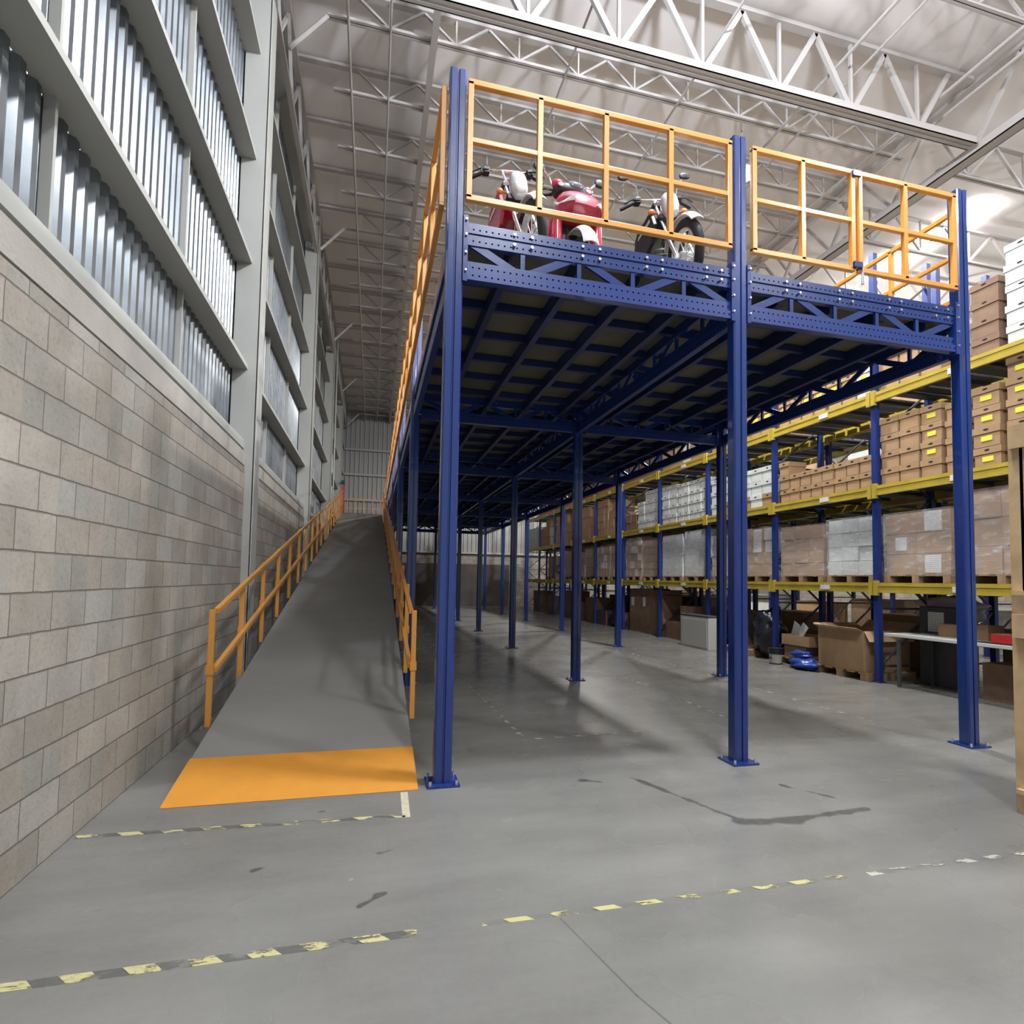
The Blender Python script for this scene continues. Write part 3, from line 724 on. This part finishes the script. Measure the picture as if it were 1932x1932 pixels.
for s in (-1, 1):
    MB().loft([ell(s * .2, .06, z, w, .1, flat=.4) for z, w in ((.25, .03), (.35, .055), (.5, .06), (.66, .05))]).build('leg_shield', 'red', t, smooth=True)
    h = MB(); pts = [(.225, .02, .76), (.222, -.05, .70), (.19, -.13, .685), (.10, -.175, .70), (.13, -.165, .725), (.19, -.11, .765)]
    vs = [(s * x, y, z) for x, y, z in pts] + [(s * (x + .004), y - .02, z) for x, y, z in pts]; n_ = 6
    h.add(vs, [tuple(range(n_)), tuple(range(2 * n_ - 1, n_ - 1, -1))] + [(k, (k + 1) % n_, n_ + (k + 1) % n_, n_ + k) for k in range(n_)]).build('headlight', 'lens', t, bevel=.004)
    MB().tube((s * .17, .2, .97), (s * .36, .26, .955), .016, 10).build('grip', 'black', t, smooth=True)
    MB().path([(s * .17, .14, .965), (s * .26, .13, .955), (s * .35, .18, .945)], .007, 6).build('brake_lever', 'black', t)
    m_ = MB().path([(s * .17, .17, 1.0), (s * .21, .17, 1.1), (s * .27, .17, 1.16)], .007, 6).build('mirror_stalk', 'chrome', t)
    MB().ball((s * .315, .17, 1.175), (.058, .018, .042), 16, 9, .85).build('mirror_head', 'black', m_, smooth=True)
    MB().ball((s * .15, .12, 1.02), (.055, .05, .035), 12, 8, .8).build('handlebar_trim', 'red', t, smooth=True)
    MB().ball((s * .14, .06, .985), (.03, .012, .018), 10, 6).build('turn_signal', 'lens', t, smooth=True)
MB().ball((0, .14, .975), (.19, .1, .062), 20, 10, .75).build('handlebar_cover', 'black', t, smooth=True)
MB().ball((0.01, .09, 1.0), (.1, .06, .05), 16, 9, .8).build('flyscreen', 'smoke', t, smooth=True)
MB().ball((.0, .1, 1.052), (.055, .03, .012), 12, 6).build('screen_trim', 'silver', t, smooth=True)
MB().loft([ell(0, .13, z, w, .08) for z, w in ((.2, .12), (.4, .15), (.62, .19), (.8, .15), (.95, .05))]).build('inner_shield', 'black', t, smooth=True)
MB().box(-.17, .17, .15, .6, .2, .28).build('footboard', 'black', t, bevel=.02)
MB().loft([[(p[0], y, p[2]) for p in [(w * math.cos(a), 0, z + h_ * math.sin(a)) for a in [2 * math.pi * k / 16 for k in range(16)]]] for y, z, w, h_ in ((.55, .45, .14, .2), (.75, .5, .18, .22), (1.1, .56, .18, .16), (1.45, .62, .1, .08))]).build('rear_body', 'red', t, smooth=True)
MB().loft([[(w * math.cos(a), y, z + .05 * math.sin(a)) for a in [2 * math.pi * k / 14 for k in range(14)]] for y, z, w in ((.55, .68, .08), (.7, .72, .13), (1.1, .76, .14), (1.4, .78, .09))]).build('seat', 'black', t, smooth=True)
for s in (-1, 1): MB().tube((s * .07, 0, .23), (s * .07, .08, .62), .02).build('fork_leg', 'dgrey', t, smooth=True)

# ------------------------------------------------------------------ pallet racks
RX0, RX1 = 7.15, 8.25
YU = [-1.58, .72, 3.02, 5.32, 7.6, 9.9, 12.2, 14.5, 16.8, 19.1, 21.4, 23.7]
ZL = [1.56, 3.09, 4.58]
LV = ['lowest', 'middle', 'top']
BAY = ['nearest', 'second', 'third', 'fourth', 'fifth', 'sixth', 'seventh', 'eighth', 'ninth', 'tenth', 'eleventh']
def frame_thing(label, H=6.9):
    t = thing('rack_stand', label, 'rack frame')
    for x in (0, 1.1):
        MB().box(x - .04, x + .04, -.045, .045, .01, H).build('upright', 'blued', t)
        MB().box(x - .07, x + .07, -.07, .07, 0, .012).build('foot_plate', 'blued', t)
    b = MB(); z = .25; s = 1
    while z < H - .9:
        b.bar((.03, 0, z), (1.07, 0, z), .03, .03, (0, 1, 0)); b.bar((.03 if s > 0 else 1.07, 0, z), (1.07 if s > 0 else .03, 0, z + .85), .03, .03, (0, 1, 0)); z += .9; s = -s
    b.build('lattice_brace', 'dgrey', t); return t
def beam_thing(L=2.21):
    t = thing('rack_beam', '', 'rack beam')
    MB().box(-.025, .025, 0, L, -.155, 0).box(-.033, -.024, .05, L - .05, -.055, -.035).build('beam_bar', 'yellow', t)
    for y in (-.035, L - .03):
        MB().box(-.045, .01, y, y + .065, -.2, .035).build('end_connector', 'yellow', t)
    MB().box(-.037, -.026, L * .37, L * .37 + .2, -.125, -.045).build('location_label', 'paper', t)
    return t
fr = frame_thing(''); bm0 = beam_thing(); fb = ff = True; shelf = None
def rack_row(X, ymin, detailed, tagname, group):
    global ff, fb, shelf
    for i, y in enumerate(YU):
        if y < ymin: continue
        lb = (f'blue rack frame, {ORD[i]} along the front rack row' if detailed else f'blue rack frame {tagname}, {ORD[i]} from the front')
        o = fr if ff else dup(fr, (X, y, 0), label=lb); ff = False
        o.location = (X, y, 0); o['label'] = lb; o['group'] = 'rack frames ' + group
    for i in range(len(YU) - 1):
        if YU[i] < ymin - .1: continue
        L = YU[i + 1] - YU[i] - .09
        for l, z in enumerate(ZL):
            for sd, x in (('front', 0), ('rear', 1.1)):
                lb = (f'yellow {sd} rack beam of the {LV[l]} shelf in the {BAY[i]} bay' if detailed else f'yellow {sd} {LV[l]} rack beam {tagname}, {ORD[i]} bay')
                o = bm0 if fb else dup(bm0, (0, 0, 0), label=lb); fb = False
                o.location = (X + x + (-.055 if sd == 'front' else .055), YU[i] + .045, z); o['label'] = lb; o['group'] = f'{sd} rack beams ' + group
                if sd == 'rear': o.rotation_euler = (0, 0, math.pi); o.location.y += L
                o.scale = (1, L / 2.21, 1)
            lb = (f'dark mesh shelf on the {LV[l]} level of the {BAY[i]} bay' if detailed else f'dark {LV[l]} rack shelf {tagname}, {ORD[i]} bay')
            if shelf is None:
                b = MB(); 
                for k in range(8): b.box(.0, 1.1, .02 + k * .275, .24 + k * .275, -.03, -.006)
                for k in range(4): b.box(-.02, 1.12, .1 + k * .6, .14 + k * .6, -.07, -.03)
                shelf = b.build('rack_shelf', 'dgrey'); o = shelf; tag(o, lb, 'shelf')
            else: o = shelf.copy(); C.objects.link(o)
            o.location = (X, YU[i] + .045, z); o['label'] = lb; o['group'] = 'shelves ' + group; o.scale = (1, L / 2.21, 1)
rack_row(RX0, -2, True, '', 'of the front rack row')
rack_row(8.45, 0, False, 'in the second row behind the front one', 'of the second rack row')
rack_row(12.6, 0, False, 'in the far row across the aisle', 'of the far rack row')

# ---- boxes
def make_box(kind, w, h, d, detail):
    """front faces -x ; origin at front bottom corner (y from 0 to w)"""
    base = {'brown': 'card', 'pale': 'cardb', 'dark': 'cardd', 'white': 'cardw'}[kind]
    g = .006
    if detail:
        t = thing('storage_box', '', 'box')
        MB().box(.012, d - .012, g + .012, w - g - .012, .002, h * .72).build('box_body', base, t)
        MB().box(0, d, g, w - g, h * .66, h - .004).build('box_lid', base, t)
        MB().ball((.0, w / 2, h * .84), (.006, .035, .013), 10, 6).build('hand_hole', 'slot', t)
        if detail == 'label': MB().box(.004, .012, w * .3, w * .68, h * .28, h * .52).build('sticker', 'ylab', t)
        if detail == 'paper': MB().box(.004, .012, w * .55, w * .9, h * .15, h * .62).build('sticker', 'paper', t)
        return t
    o = MB().box(.008, d, g, w - g, .002, h - .006).build('carton', base); tag(o, '', 'box'); return o
cache = {}
def place_box(kind, w, h, d, detail, loc, label, group, jitter=.012):
    key = (kind, round(w, 3), round(h, 3), d, detail)
    if key not in cache: cache[key] = o = make_box(*key)
    else: o = dup(cache[key], (0, 0, 0))
    o.location = (loc[0] + random.uniform(-jitter, jitter), loc[1], loc[2]); o.rotation_euler = (0, 0, random.uniform(-.02, .02) if jitter else 0)
    o['label'] = label; o['group'] = group; return o
KN = {'brown': 'brown', 'pale': 'pale brown', 'dark': 'dark brown', 'white': 'white'}
RN = ['bottom', 'second', 'third', 'fourth', 'fifth', 'sixth']
def stack(bay, lev, y0, y1, cols, rows, h, kind, detail=False, d=.42, x=None, lab=None, z=None, what='box', note='', c0=0):
    """y0 is the near (image right) side. rows may be a list per column, counted from the far (image left) side"""
    w = (y1 - y0) / cols; z0 = ZL[lev] if z is None else z; x = RX0 + .02 if x is None else x
    for c in range(cols):
        nr = rows[c] if isinstance(rows, (list, tuple)) else rows
        for r_ in range(nr):
            dt = detail
            if detail and lab and (c, r_) in lab: dt = lab[(c, r_)]
            kk = kind(c, r_) if callable(kind) else kind
            st = {'label': ' with yellow sticker', 'paper': ' with paper'}.get(dt, '')
            lb = f"{KN[kk]} {what}{st}, {ORD[c + c0]} from left, {RN[r_]} row, {LV[lev]} shelf, {BAY[bay]} bay"
            if note: lb = f"{KN[kk]} {what}{st}, {RN[r_]} row, {note}"
            place_box(kk, w, h, d, dt, (x, y1 - (c + 1) * w, z0 + r_ * h), lb, f"{what[:-1] + 'xes' if what == 'box' else what + 's'} stacked on the {LV[lev]} shelf of the {BAY[bay]} bay" if not note else f'boxes {note}')
allb = lambda cols, rows, v: {(c, r_): v for c in cols for r_ in range(rows)}
# pallet
pal0 = None
def pallet(x0, y0, z, w, label, d=1.0):
    global pal0
    if pal0 is None:
        t = thing('pallet', label, 'pallet'); pal0 = t
        for k in range(5): MB().box(0, 1, k * .215, k * .215 + .14, .105, .125).build('deck_plank', 'wood', t)
        for k in range(3):
            MB().box(0, 1, .0 + k * .45, .1 + k * .45, 0.02, .105).build('stringer', 'wood', t)
            MB().box(0, 1, .0 + k * .45, .1 + k * .45, 0, .02).build('foot_plank', 'wood', t)
        o = t
    else: o = dup(pal0, (0, 0, 0))
    o.location = (x0, y0, z); o.scale = (d, w, 1); o['label'] = label; o['group'] = 'wooden pallets'; return o
def load(bay, lev, y0, y1, top, cols, rows, kind, film=None, labs=None, detail=False, z=None, d=.95, note=None):
    zz = ZL[lev] if z is None else z
    where = f'{LV[lev]} shelf, {BAY[bay]} bay' if not note else note
    side = 'left' if y0 - YU[bay] > .9 else 'right'
    pallet(RX0 + .03, y0, zz, (y1 - y0), f'wooden pallet under the {side} load, {where}', d)
    h = (top - zz - .125) / rows; w = (y1 - y0) / cols
    for c in range(cols):
        for r_ in range(rows):
            kk = kind(c, r_) if callable(kind) else kind
            dt = detail
            pp = labs and (c, r_) in labs
            lb = f"{KN[kk]} carton{' with paper' if pp else ''}, {ORD[c]} in {RN[r_]} row, {side} pallet, {where}"
            o = place_box(kk, w, h, d - .06, False, (RX0 + .06, y1 - (c + 1) * w, zz + .125 + r_ * h), lb, f'cartons on the {side} pallet, {where}')
            if pp:
                p = labs[(c, r_)]
                MB().box(.0, .008, w * (.5 - p / 2), w * (.5 + p / 2), h * .5 - w * p * .55, min(h * .97, h * .5 + w * p * .55)).build('paper_sheet', 'paper', o)
    if film:
        b = MB(); n = 14; rings = []
        zs = [zz + .1 + (top - zz - .08) * k / 6 for k in range(7)]
        for zi in zs:
            rg = []
            e_ = .012
            cs = [(RX0 + .045, y0 - e_), (RX0 + d + .02, y0 - e_), (RX0 + d + .02, y1 + e_), (RX0 + .045, y1 + e_)]
            for a, b_ in zip(cs, cs[1:] + cs[:1]):
                for k in range(5):
                    u = k / 5; rg.append((a[0] + (b_[0] - a[0]) * u + random.uniform(-.008, .004), a[1] + (b_[1] - a[1]) * u + random.uniform(-.006, .006), zi))
            rings.append(rg)
        b.loft(rings)
        tag(b.build('stretch_wrap', film, smooth=True), f'clear stretch wrap around the {side} load, {where}', 'stretch wrap', 'stretch wrap on pallet loads')

# middle shelf, nearest bay (index 1: y .72-3.02)
stack(1, 1, 1.97, 2.96, 3, 4, .265, 'brown', 'slot', lab={(2, 1): 'label', (2, 2): 'label', (2, 3): 'label'})
stack(1, 1, 1.62, 1.92, 1, 4, .25, 'brown', 'slot', c0=3)
stack(1, 1, 1.20, 1.56, 1, 4, .27, 'brown', 'slot', lab=allb([0], 4, 'label'), note='middle shelf, just right of the rack side column', d=.6)
stack(1, 1, .80, 1.14, 1, 5, .27, 'brown', 'slot', lab=allb([0], 5, 'label'), note='middle shelf, at the right picture edge', d=.6)
stack(2, 1, 3.08, 5.22, 8, [3, 2, 2, 2, 2, 2, 2, 2], .27, 'brown', 'slot')
stack(3, 1, 5.4, 7.5, 6, [3, 3, 3, 3, 3, 3], .28, lambda c, r_: 'brown' if (r_ == 0 and c % 2) else 'white', 'slot')
stack(4, 1, 7.66, 9.0, 5, 4, .25, 'white', 'slot', c0=2)
stack(4, 1, 9.05, 9.82, 2, 4, .26, 'white', 'slot')
stack(5, 1, 9.98, 11.3, 3, [3, 4, 4], .27, 'white', 'slot')
stack(5, 1, 11.4, 12.1, 2, [2, 2], .25, 'dark')
stack(6, 1, 12.3, 13.4, 3, [3, 4, 4], .27, 'pale', c0=3)
stack(6, 1, 13.5, 14.4, 3, [5, 5, 5], .25, 'pale')
stack(7, 1, 14.6, 16.7, 4, [2, 3, 3, 2], .4, 'pale')
stack(8, 1, 16.9, 18.9, 3, [3, 3, 2], .4, 'pale')
stack(9, 1, 19.2, 21.2, 3, [2, 3, 2], .4, lambda c, r_: 'white' if c > 1 else 'brown')
stack(10, 1, 21.5, 23.5, 3, 2, .5, 'white')
# top shelf
stack(1, 2, .74, 1.12, 1, 5, .265, 'white', 'slot', note='top shelf, at the right picture edge', d=.6)
stack(1, 2, 1.18, 1.55, 1, 4, .25, 'dark', 'slot', note='top shelf, just right of the rack side column', d=.8)
stack(1, 2, 1.95, 2.95, 3, 2, .3, 'brown', 'slot')
stack(2, 2, 3.1, 4.0, 3, [3, 3, 2], .26, lambda c, r_: 'white' if (c == 2 and r_ < 2) else 'brown', 'slot', lab={(0, 1): 'label', (1, 1): 'label', (2, 1): 'label'}, c0=4)
stack(2, 2, 4.05, 5.22, 4, [3, 3, 3, 3], .26, 'brown', 'slot', lab={(0, 1): 'label', (1, 2): 'label', (2, 1): 'label', (3, 1): 'label'})
stack(3, 2, 5.4, 7.5, 6, [3, 3, 2, 3, 3, 3], .27, 'brown', 'slot', lab={(c, 1): 'label' for c in range(6)})
stack(4, 2, 7.7, 9.8, 6, [3, 2, 3, 3, 2, 3], .3, lambda c, r_: 'white' if c == 3 else 'brown')
stack(5, 2, 10.0, 12.1, 4, 2, .42, 'dark'); stack(6, 2, 12.3, 14.4, 3, 2, .45, 'brown'); stack(7, 2, 14.6, 16.7, 3, 2, .45, 'dark')
stack(8, 2, 16.9, 19.0, 2, 2, .45, 'brown'); stack(9, 2, 19.2, 21.3, 2, 2, .45, 'brown')
# lowest shelf: pallet loads
load(1, 0, 1.90, 2.93, 2.62, 2, 3, 'brown', 'film', {(1, 2): .5, (0, 1): .36, (1, 0): .46})
load(1, 0, .76, 1.74, 2.8, 2, 3, 'brown', 'film')
load(2, 0, 3.12, 4.06, 2.64, 3, 4, 'white', 'film')
load(2, 0, 4.16, 5.2, 2.6, 3, 4, 'brown', 'film')
load(3, 0, 5.42, 6.42, 2.66, 3, 4, lambda c, r_: 'brown' if r_ < 2 else 'brown', 'film', {(1, 3): .7, (2, 3): .7, (1, 2): .7, (2, 2): .7})
load(3, 0, 6.5, 7.48, 2.6, 3, 4, 'pale', 'film')
load(4, 0, 7.7, 8.68, 2.8, 2, 4, 'white', 'filmw')
load(4, 0, 8.82, 9.8, 2.76, 1, 6, 'white', 'filmw')
load(5, 0, 10.0, 10.98, 2.72, 3, 5, 'pale', 'film')
load(5, 0, 11.1, 12.08, 2.85, 4, 5, 'pale', 'film', {(1, 1): .8, (1, 3): .8, (2, 3): .8, (3, 4): .8, (2, 0): .8, (3, 2): .8})
load(6, 0, 12.3, 13.3, 2.7, 4, 4, 'pale', 'film', {(3, 0): .8, (3, 1): .8, (3, 2): .8, (3, 3): .8})
load(6, 0, 13.4, 14.4, 2.7, 4, 4, 'pale', 'film', {(1, 1): .8, (2, 2): .8, (1, 3): .8, (2, 1): .8})
load(7, 0, 14.6, 15.6, 2.7, 2, 3, 'pale', 'film'); load(7, 0, 15.7, 16.7, 2.6, 2, 3, 'pale', 'film')
load(8, 0, 16.9, 17.9, 2.7, 2, 2, 'brown', 'film'); load(9, 0, 19.2, 20.2, 2.6, 2, 2, 'brown')
# second row goods, seen through the gaps
k = 0
for (y0, lev, h, kd, n_) in ((.9, 0, .7, 'dark', 1), (3.3, 1, .5, 'white', 2), (5.6, 0, .75, 'brown', 1), (8.0, 0, .6, 'brown', 1), (10.3, 0, .5, 'dark', 1), (12.6, 0, .6, 'brown', 1), (6.0, 1, .3, 'white', 1), (3.3, 2, .8, 'brown', 1), (1.0, 2, .7, 'brown', 1), (5.7, 2, .6, 'dark', 1), (8.1, 2, .7, 'brown', 1), (12.5, 2, .7, 'brown', 1), (15, 2, .7, 'brown', 1), (12.5, 1, .9, 'dark', 1), (15, 1, .9, 'brown', 1), (17, 1, .8, 'brown', 1)):
    for q in range(n_):
        place_box(kd, .85, h, .8, False, (8.6, y0 + q * .95, ZL[lev]), f'large {KN[kd]} carton, {LV[lev]} shelf of the second row, {ORD[q]} in the {ORD[min(10, int(y0 / 2.3))]} bay', 'large cartons on the second rack row')
for i, (y0, lev) in enumerate([(1, 0), (3.4, 0), (5.8, 0), (8, 0), (10.3, 0), (1, 1), (5.6, 1), (8, 1), (3.3, 2), (5.6, 2), (8, 2), (10.3, 2), (12.6, 1), (12.6, 2)]):
    place_box(['brown', 'white', 'pale'][i % 3], 1.1, .9, .8, False, (12.75, y0, ZL[lev]), f'large carton on the {LV[lev]} shelf across the far aisle, in its {ORD[int(y0 / 2.3)]} bay', 'large cartons across the far aisle')
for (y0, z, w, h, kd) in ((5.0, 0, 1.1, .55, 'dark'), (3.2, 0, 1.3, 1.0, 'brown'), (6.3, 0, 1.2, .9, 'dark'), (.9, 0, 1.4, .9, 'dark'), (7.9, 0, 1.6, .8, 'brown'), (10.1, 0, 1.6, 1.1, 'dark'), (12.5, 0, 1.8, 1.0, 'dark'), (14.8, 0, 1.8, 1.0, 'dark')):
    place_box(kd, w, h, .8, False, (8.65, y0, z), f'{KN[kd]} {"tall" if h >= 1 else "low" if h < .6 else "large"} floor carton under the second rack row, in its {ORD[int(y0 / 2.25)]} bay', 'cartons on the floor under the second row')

for i in range(9):
    place_box(['dark', 'brown', 'white'][i % 3], 1.3, 1.0 + .15 * (i % 2), .9, False, (12.8, .9 + 2.3 * i, 0), f'very large {KN[["dark", "brown", "white"][i % 3]]} carton on the floor of the far row, {ORD[i]} from the front', 'floor cartons of the far row')
# ---- things on the floor under the front racks
def open_carton(label, x0, x1, y0, y1, z0, z1, mt='card', flaps=True):
    t = thing('open_carton', label, 'carton', (x0, y0, z0)); w, d, h = y1 - y0, x1 - x0, z1 - z0; th = .008
    MB().box(0, d, 0, w, .002, .012).box(0, th, 0, w, .01, h).box(d - th, d, 0, w, .01, h).box(th, d - th, 0, th, .01, h).box(th, d - th, w - th, w, .01, h).build('carton_body', mt, t)
    if flaps:
        MB().bar((.0, w / 2, h), (-.12, w / 2, h + .05), w * .98, .006, (0, 0, 1)).build('flap', 'cardb', t)
        MB().bar((d, w / 2, h), (d + .15, w / 2, h + .12), w * .98, .006).build('flap', 'cardb', t)
        MB().bar((d / 2, 0, h), (d / 2, -.1, h - .16), d * .96, .006).build('flap', 'cardb', t)
        MB().bar((d / 2, w, h), (d / 2, w + .14, h + .06), d * .96, .006).build('flap', 'cardb', t)
    return t
pallet(7.0, 3.12, 0, 1.05, 'wooden pallet under the big open carton on the floor', 1.0)
open_carton('big open brown carton on a floor pallet under the second rack bay', 7.02, 7.95, 3.18, 4.1, .125, .78)
pallet(7.1, 4.35, 0, .85, 'wooden pallet under the small open carton beside the blue bag', .9)
open_carton('small dark brown carton of papers on a pallet beside the bucket', 7.12, 7.6, 4.5, 5.05, .125, .36, 'cardd', False)
open_carton('shallow open brown tray carton stacked on the small open carton', 7.1, 7.65, 4.4, 5.1, .37, .56, 'card', False)
tag(MB().bar((7.25, 4.95, .5), (7.2, 4.8, .78), .16, .01, (1, 0, 0)).bar((7.3, 4.9, .5), (7.32, 4.72, .75), .16, .01, (1, 0, 0)).build('paper_sheets', 'lgrey'), 'white papers sticking out of the shallow tray carton', 'papers')
def blob_bag(name, mt, label, c, r_, seed, cat='bag'):
    random.seed(seed); b = MB().ball(c, r_, 30, 18)
    v = []
    for p in b.v:
        u = [(p[j] - c[j]) / r_[j] for j in range(3)]; k = 1 + .16 * math.sin(5 * u[0] + seed) * math.sin(4 * u[1] + 2 * seed) + .12 * math.sin(7 * u[2] + 3 * u[1] + seed) + random.uniform(-.07, .07); q = [c[j] + (p[j] - c[j]) * k for j in range(3)]; q[2] = max(q[2], c[2] - r_[2] * .92); v.append(tuple(q))
    b.v = v; return tag(b.build(name, mt, smooth='all'), label, cat)
blob_bag('plastic_bag', 'bbag', 'crumpled blue plastic bag on the floor beside the open carton', (6.93, 4.34, .09), (.17, .30, .10), 3)
blob_bag('plastic_bag', 'bbag', 'crumpled blue plastic bag lying on the floor pallet edge', (7.0, 4.5, .24), (.10, .22, .07), 5)
blob_bag('garbage_bag', 'bag', 'large black garbage bag behind the white bucket', (7.35, 5.75, .5), (.28, .36, .5), 9)
pallet(7.1, 5.45, 0, 1.1, 'empty wooden pallet left of the white bucket', .9).location.y = 6.0
t = thing('bucket', 'white paint bucket with black rim on the floor before the racks', 'bucket', (6.88, 5.0, 0))
MB().tube((0, 0, 0.01), (0, 0, .22), .105, 24, .12).build('bucket_body', 'lgrey', t, smooth=True)
MB().tube((0, 0, .19), (0, 0, .30), .128, 24, .13).build('bucket_lid', 'black', t, smooth=True)
MB().tube((0, 0, 0), (0, 0, .02), .11, 24).build('bucket_foot', 'black', t)
MB().box(-.118, -.112, -.05, .05, .1, .115).box(-.119, -.113, -.03, .04, .12, .13).build('brush_mark', 'dgrey', t)
# pale cabinet, tall cartons and clutter
t = thing('cabinet', 'pale grey metal cabinet on the floor left of the middle columns', 'cabinet', (6.72, 6.95, 0))
MB().box(0, .34, 0, 1.15, .0, .72).build('cabinet_body', 'lgrey', t, bevel=.01); MB().box(-.01, 0, .05, 1.1, .05, .66).build('door', 'lgrey', t); MB().box(.0, .34, 0, 1.15, .72, .76).build('top_panel', 'dgrey', t)
tag(MB().box(7.62, 8.15, 6.9, 7.45, .0, .9).build('carton', 'cardd'), 'dark carton standing behind the pale metal cabinet', 'box')
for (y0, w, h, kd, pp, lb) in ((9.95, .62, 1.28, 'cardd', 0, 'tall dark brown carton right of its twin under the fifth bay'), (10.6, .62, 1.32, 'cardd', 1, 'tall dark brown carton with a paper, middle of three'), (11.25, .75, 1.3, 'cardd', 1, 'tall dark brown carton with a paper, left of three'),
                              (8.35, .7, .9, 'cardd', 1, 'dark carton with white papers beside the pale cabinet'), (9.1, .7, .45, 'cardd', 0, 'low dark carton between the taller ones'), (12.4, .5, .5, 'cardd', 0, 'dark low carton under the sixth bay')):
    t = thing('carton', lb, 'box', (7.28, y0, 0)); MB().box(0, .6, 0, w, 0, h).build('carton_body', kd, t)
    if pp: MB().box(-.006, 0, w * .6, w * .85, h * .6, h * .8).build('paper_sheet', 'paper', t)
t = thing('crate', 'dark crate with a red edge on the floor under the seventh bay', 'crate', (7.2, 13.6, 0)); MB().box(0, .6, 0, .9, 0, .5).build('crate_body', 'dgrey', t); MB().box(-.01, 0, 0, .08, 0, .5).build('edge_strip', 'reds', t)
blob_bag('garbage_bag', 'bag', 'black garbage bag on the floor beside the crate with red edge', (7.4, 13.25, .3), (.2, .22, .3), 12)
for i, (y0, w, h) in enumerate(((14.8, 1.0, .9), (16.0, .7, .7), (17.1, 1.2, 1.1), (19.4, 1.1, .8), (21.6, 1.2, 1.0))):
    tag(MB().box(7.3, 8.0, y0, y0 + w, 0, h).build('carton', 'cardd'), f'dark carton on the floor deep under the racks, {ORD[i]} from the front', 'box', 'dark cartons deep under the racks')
# desk in the nearest bay
t = thing('work_table', 'grey topped work table under the nearest rack bay', 'table', (7.05, .78, 0))
MB().box(0, .75, 0, 2.05, .75, .79).build('table_top', 'lgrey', t)
for x in (.05, .7):
    for y in (.06, 1.85): MB().box(x - .02, x + .02, y - .02, y + .02, 0, .7).build('leg', 'dgrey', t)
t = thing('metal_cabinet', 'dark metal cabinet with a poster beside the table', 'cabinet', (7.82, 2.3, 0)); MB().box(0, .36, 0, .6, 0, 1.2).build('cabinet_body', 'dgrey', t, bevel=.01); MB().box(-.008, 0, .2, .45, .82, 1.12).build('poster', 'paper', t)
t = thing('product_box', 'red and white box on the grey work table', 'box', (7.35, 1.06, .735)); MB().box(0, .3, 0, .45, 0, .17).build('box_body', 'lgrey', t); MB().box(-.004, 0, .12, .45, .03, .17).build('red_panel', 'reds', t)
for y0, h, lb in ((1.62, .26, 'brown carton on the work table beside the red box'), (1.98, .24, 'brown carton on the work table, left one of two')):
    tag(MB().box(7.45, 7.75, y0, y0 + .32, .735, .735 + h).build('carton', 'card'), lb, 'box')
tag(MB().box(7.12, 7.3, 1.0, 1.6, .736, .80).build('tool_case', 'black', bevel=.01), 'flat black case in front of the red box', 'case')
blob_bag('plastic_bag', 'pinkpl', 'large clear plastic bag hanging above the open carton beside the table', (8.3, 2.75, 1.16), (.25, .5, .2), 21)
for (y0, x0, w, h, lb) in ((.8, 6.98, .68, .38, 'brown carton on the floor below the right end of the table'), (1.3, 7.45, .5, .5, 'brown carton on the floor behind, below the table'),):
    if x0 < 7.2: y0 = .0; 
    tag(MB().box(x0, x0 + .5, y0, y0 + w - .1, 0, h).build('carton', 'card' if x0 < 7.2 else 'cardd'), lb, 'box')
for i, (y0, kd) in enumerate(((-.9, 'dark'), (.2, 'brown'))):
    place_box(kd, .9, .7, .8, False, (7.4, y0, 0 if i == 0 else .4), ['dark carton on the floor at the right edge', 'brown carton stacked at the right edge'][i], 'cartons at the right edge')

# ------------------------------------------------------------------ stacked wooden crates, right foreground
def crate(label, z0, H, x0, y0, pink):
    t = thing('wooden_crate', label, 'crate', (x0, y0, z0)); L, D = 1.1, 1.1
    for x in (0, L - .1):
        for y in (0, D - .1):
            MB().box(x + .03, x + .12, y + .03, y + .12, .15, H - .14).build('corner_post', 'woodl', t)
    for x in (0, L / 2 - .06, L - .12): MB().box(x, x + .12, 0, D, 0, .13).build('skid', 'wood', t)
    MB().box(0, L, 0, D, .13, .16).build('base_board', 'woodl', t)
    for y in (0, D - .03): MB().box(0, L, y, y + .03, H - .16, H - .02).build('top_board', 'woodl', t)
    for x in (0, L - .03): MB().box(x, x + .03, .03, D - .03, H - .16, H - .02).build('top_board', 'woodl', t)
    for k in range(6):
        MB().box(.06 + k * .17, .2 + k * .17, .02, .035, .16, H - .16).build('side_board', 'woodl', t)
        MB().box(.03, .045, .06 + k * .17, .2 + k * .17, .16, H - .16).build('side_board', 'woodl', t)
    MB().box(0, L, 0, D, H - .02, H).build('lid', 'woodl', t)
    if pink: MB().box(-.002, 0, .02, .3, H - .13, H - .05).build('spray_mark', 'pinkspray', t)
    return t
crate('pale wooden crate on the floor at the right picture edge', 0, 1.33, 3.64, -2.35, True)
crate('pale wooden crate stacked on the floor crate at right edge', 1.33, 1.3, 3.66, -2.34, False)
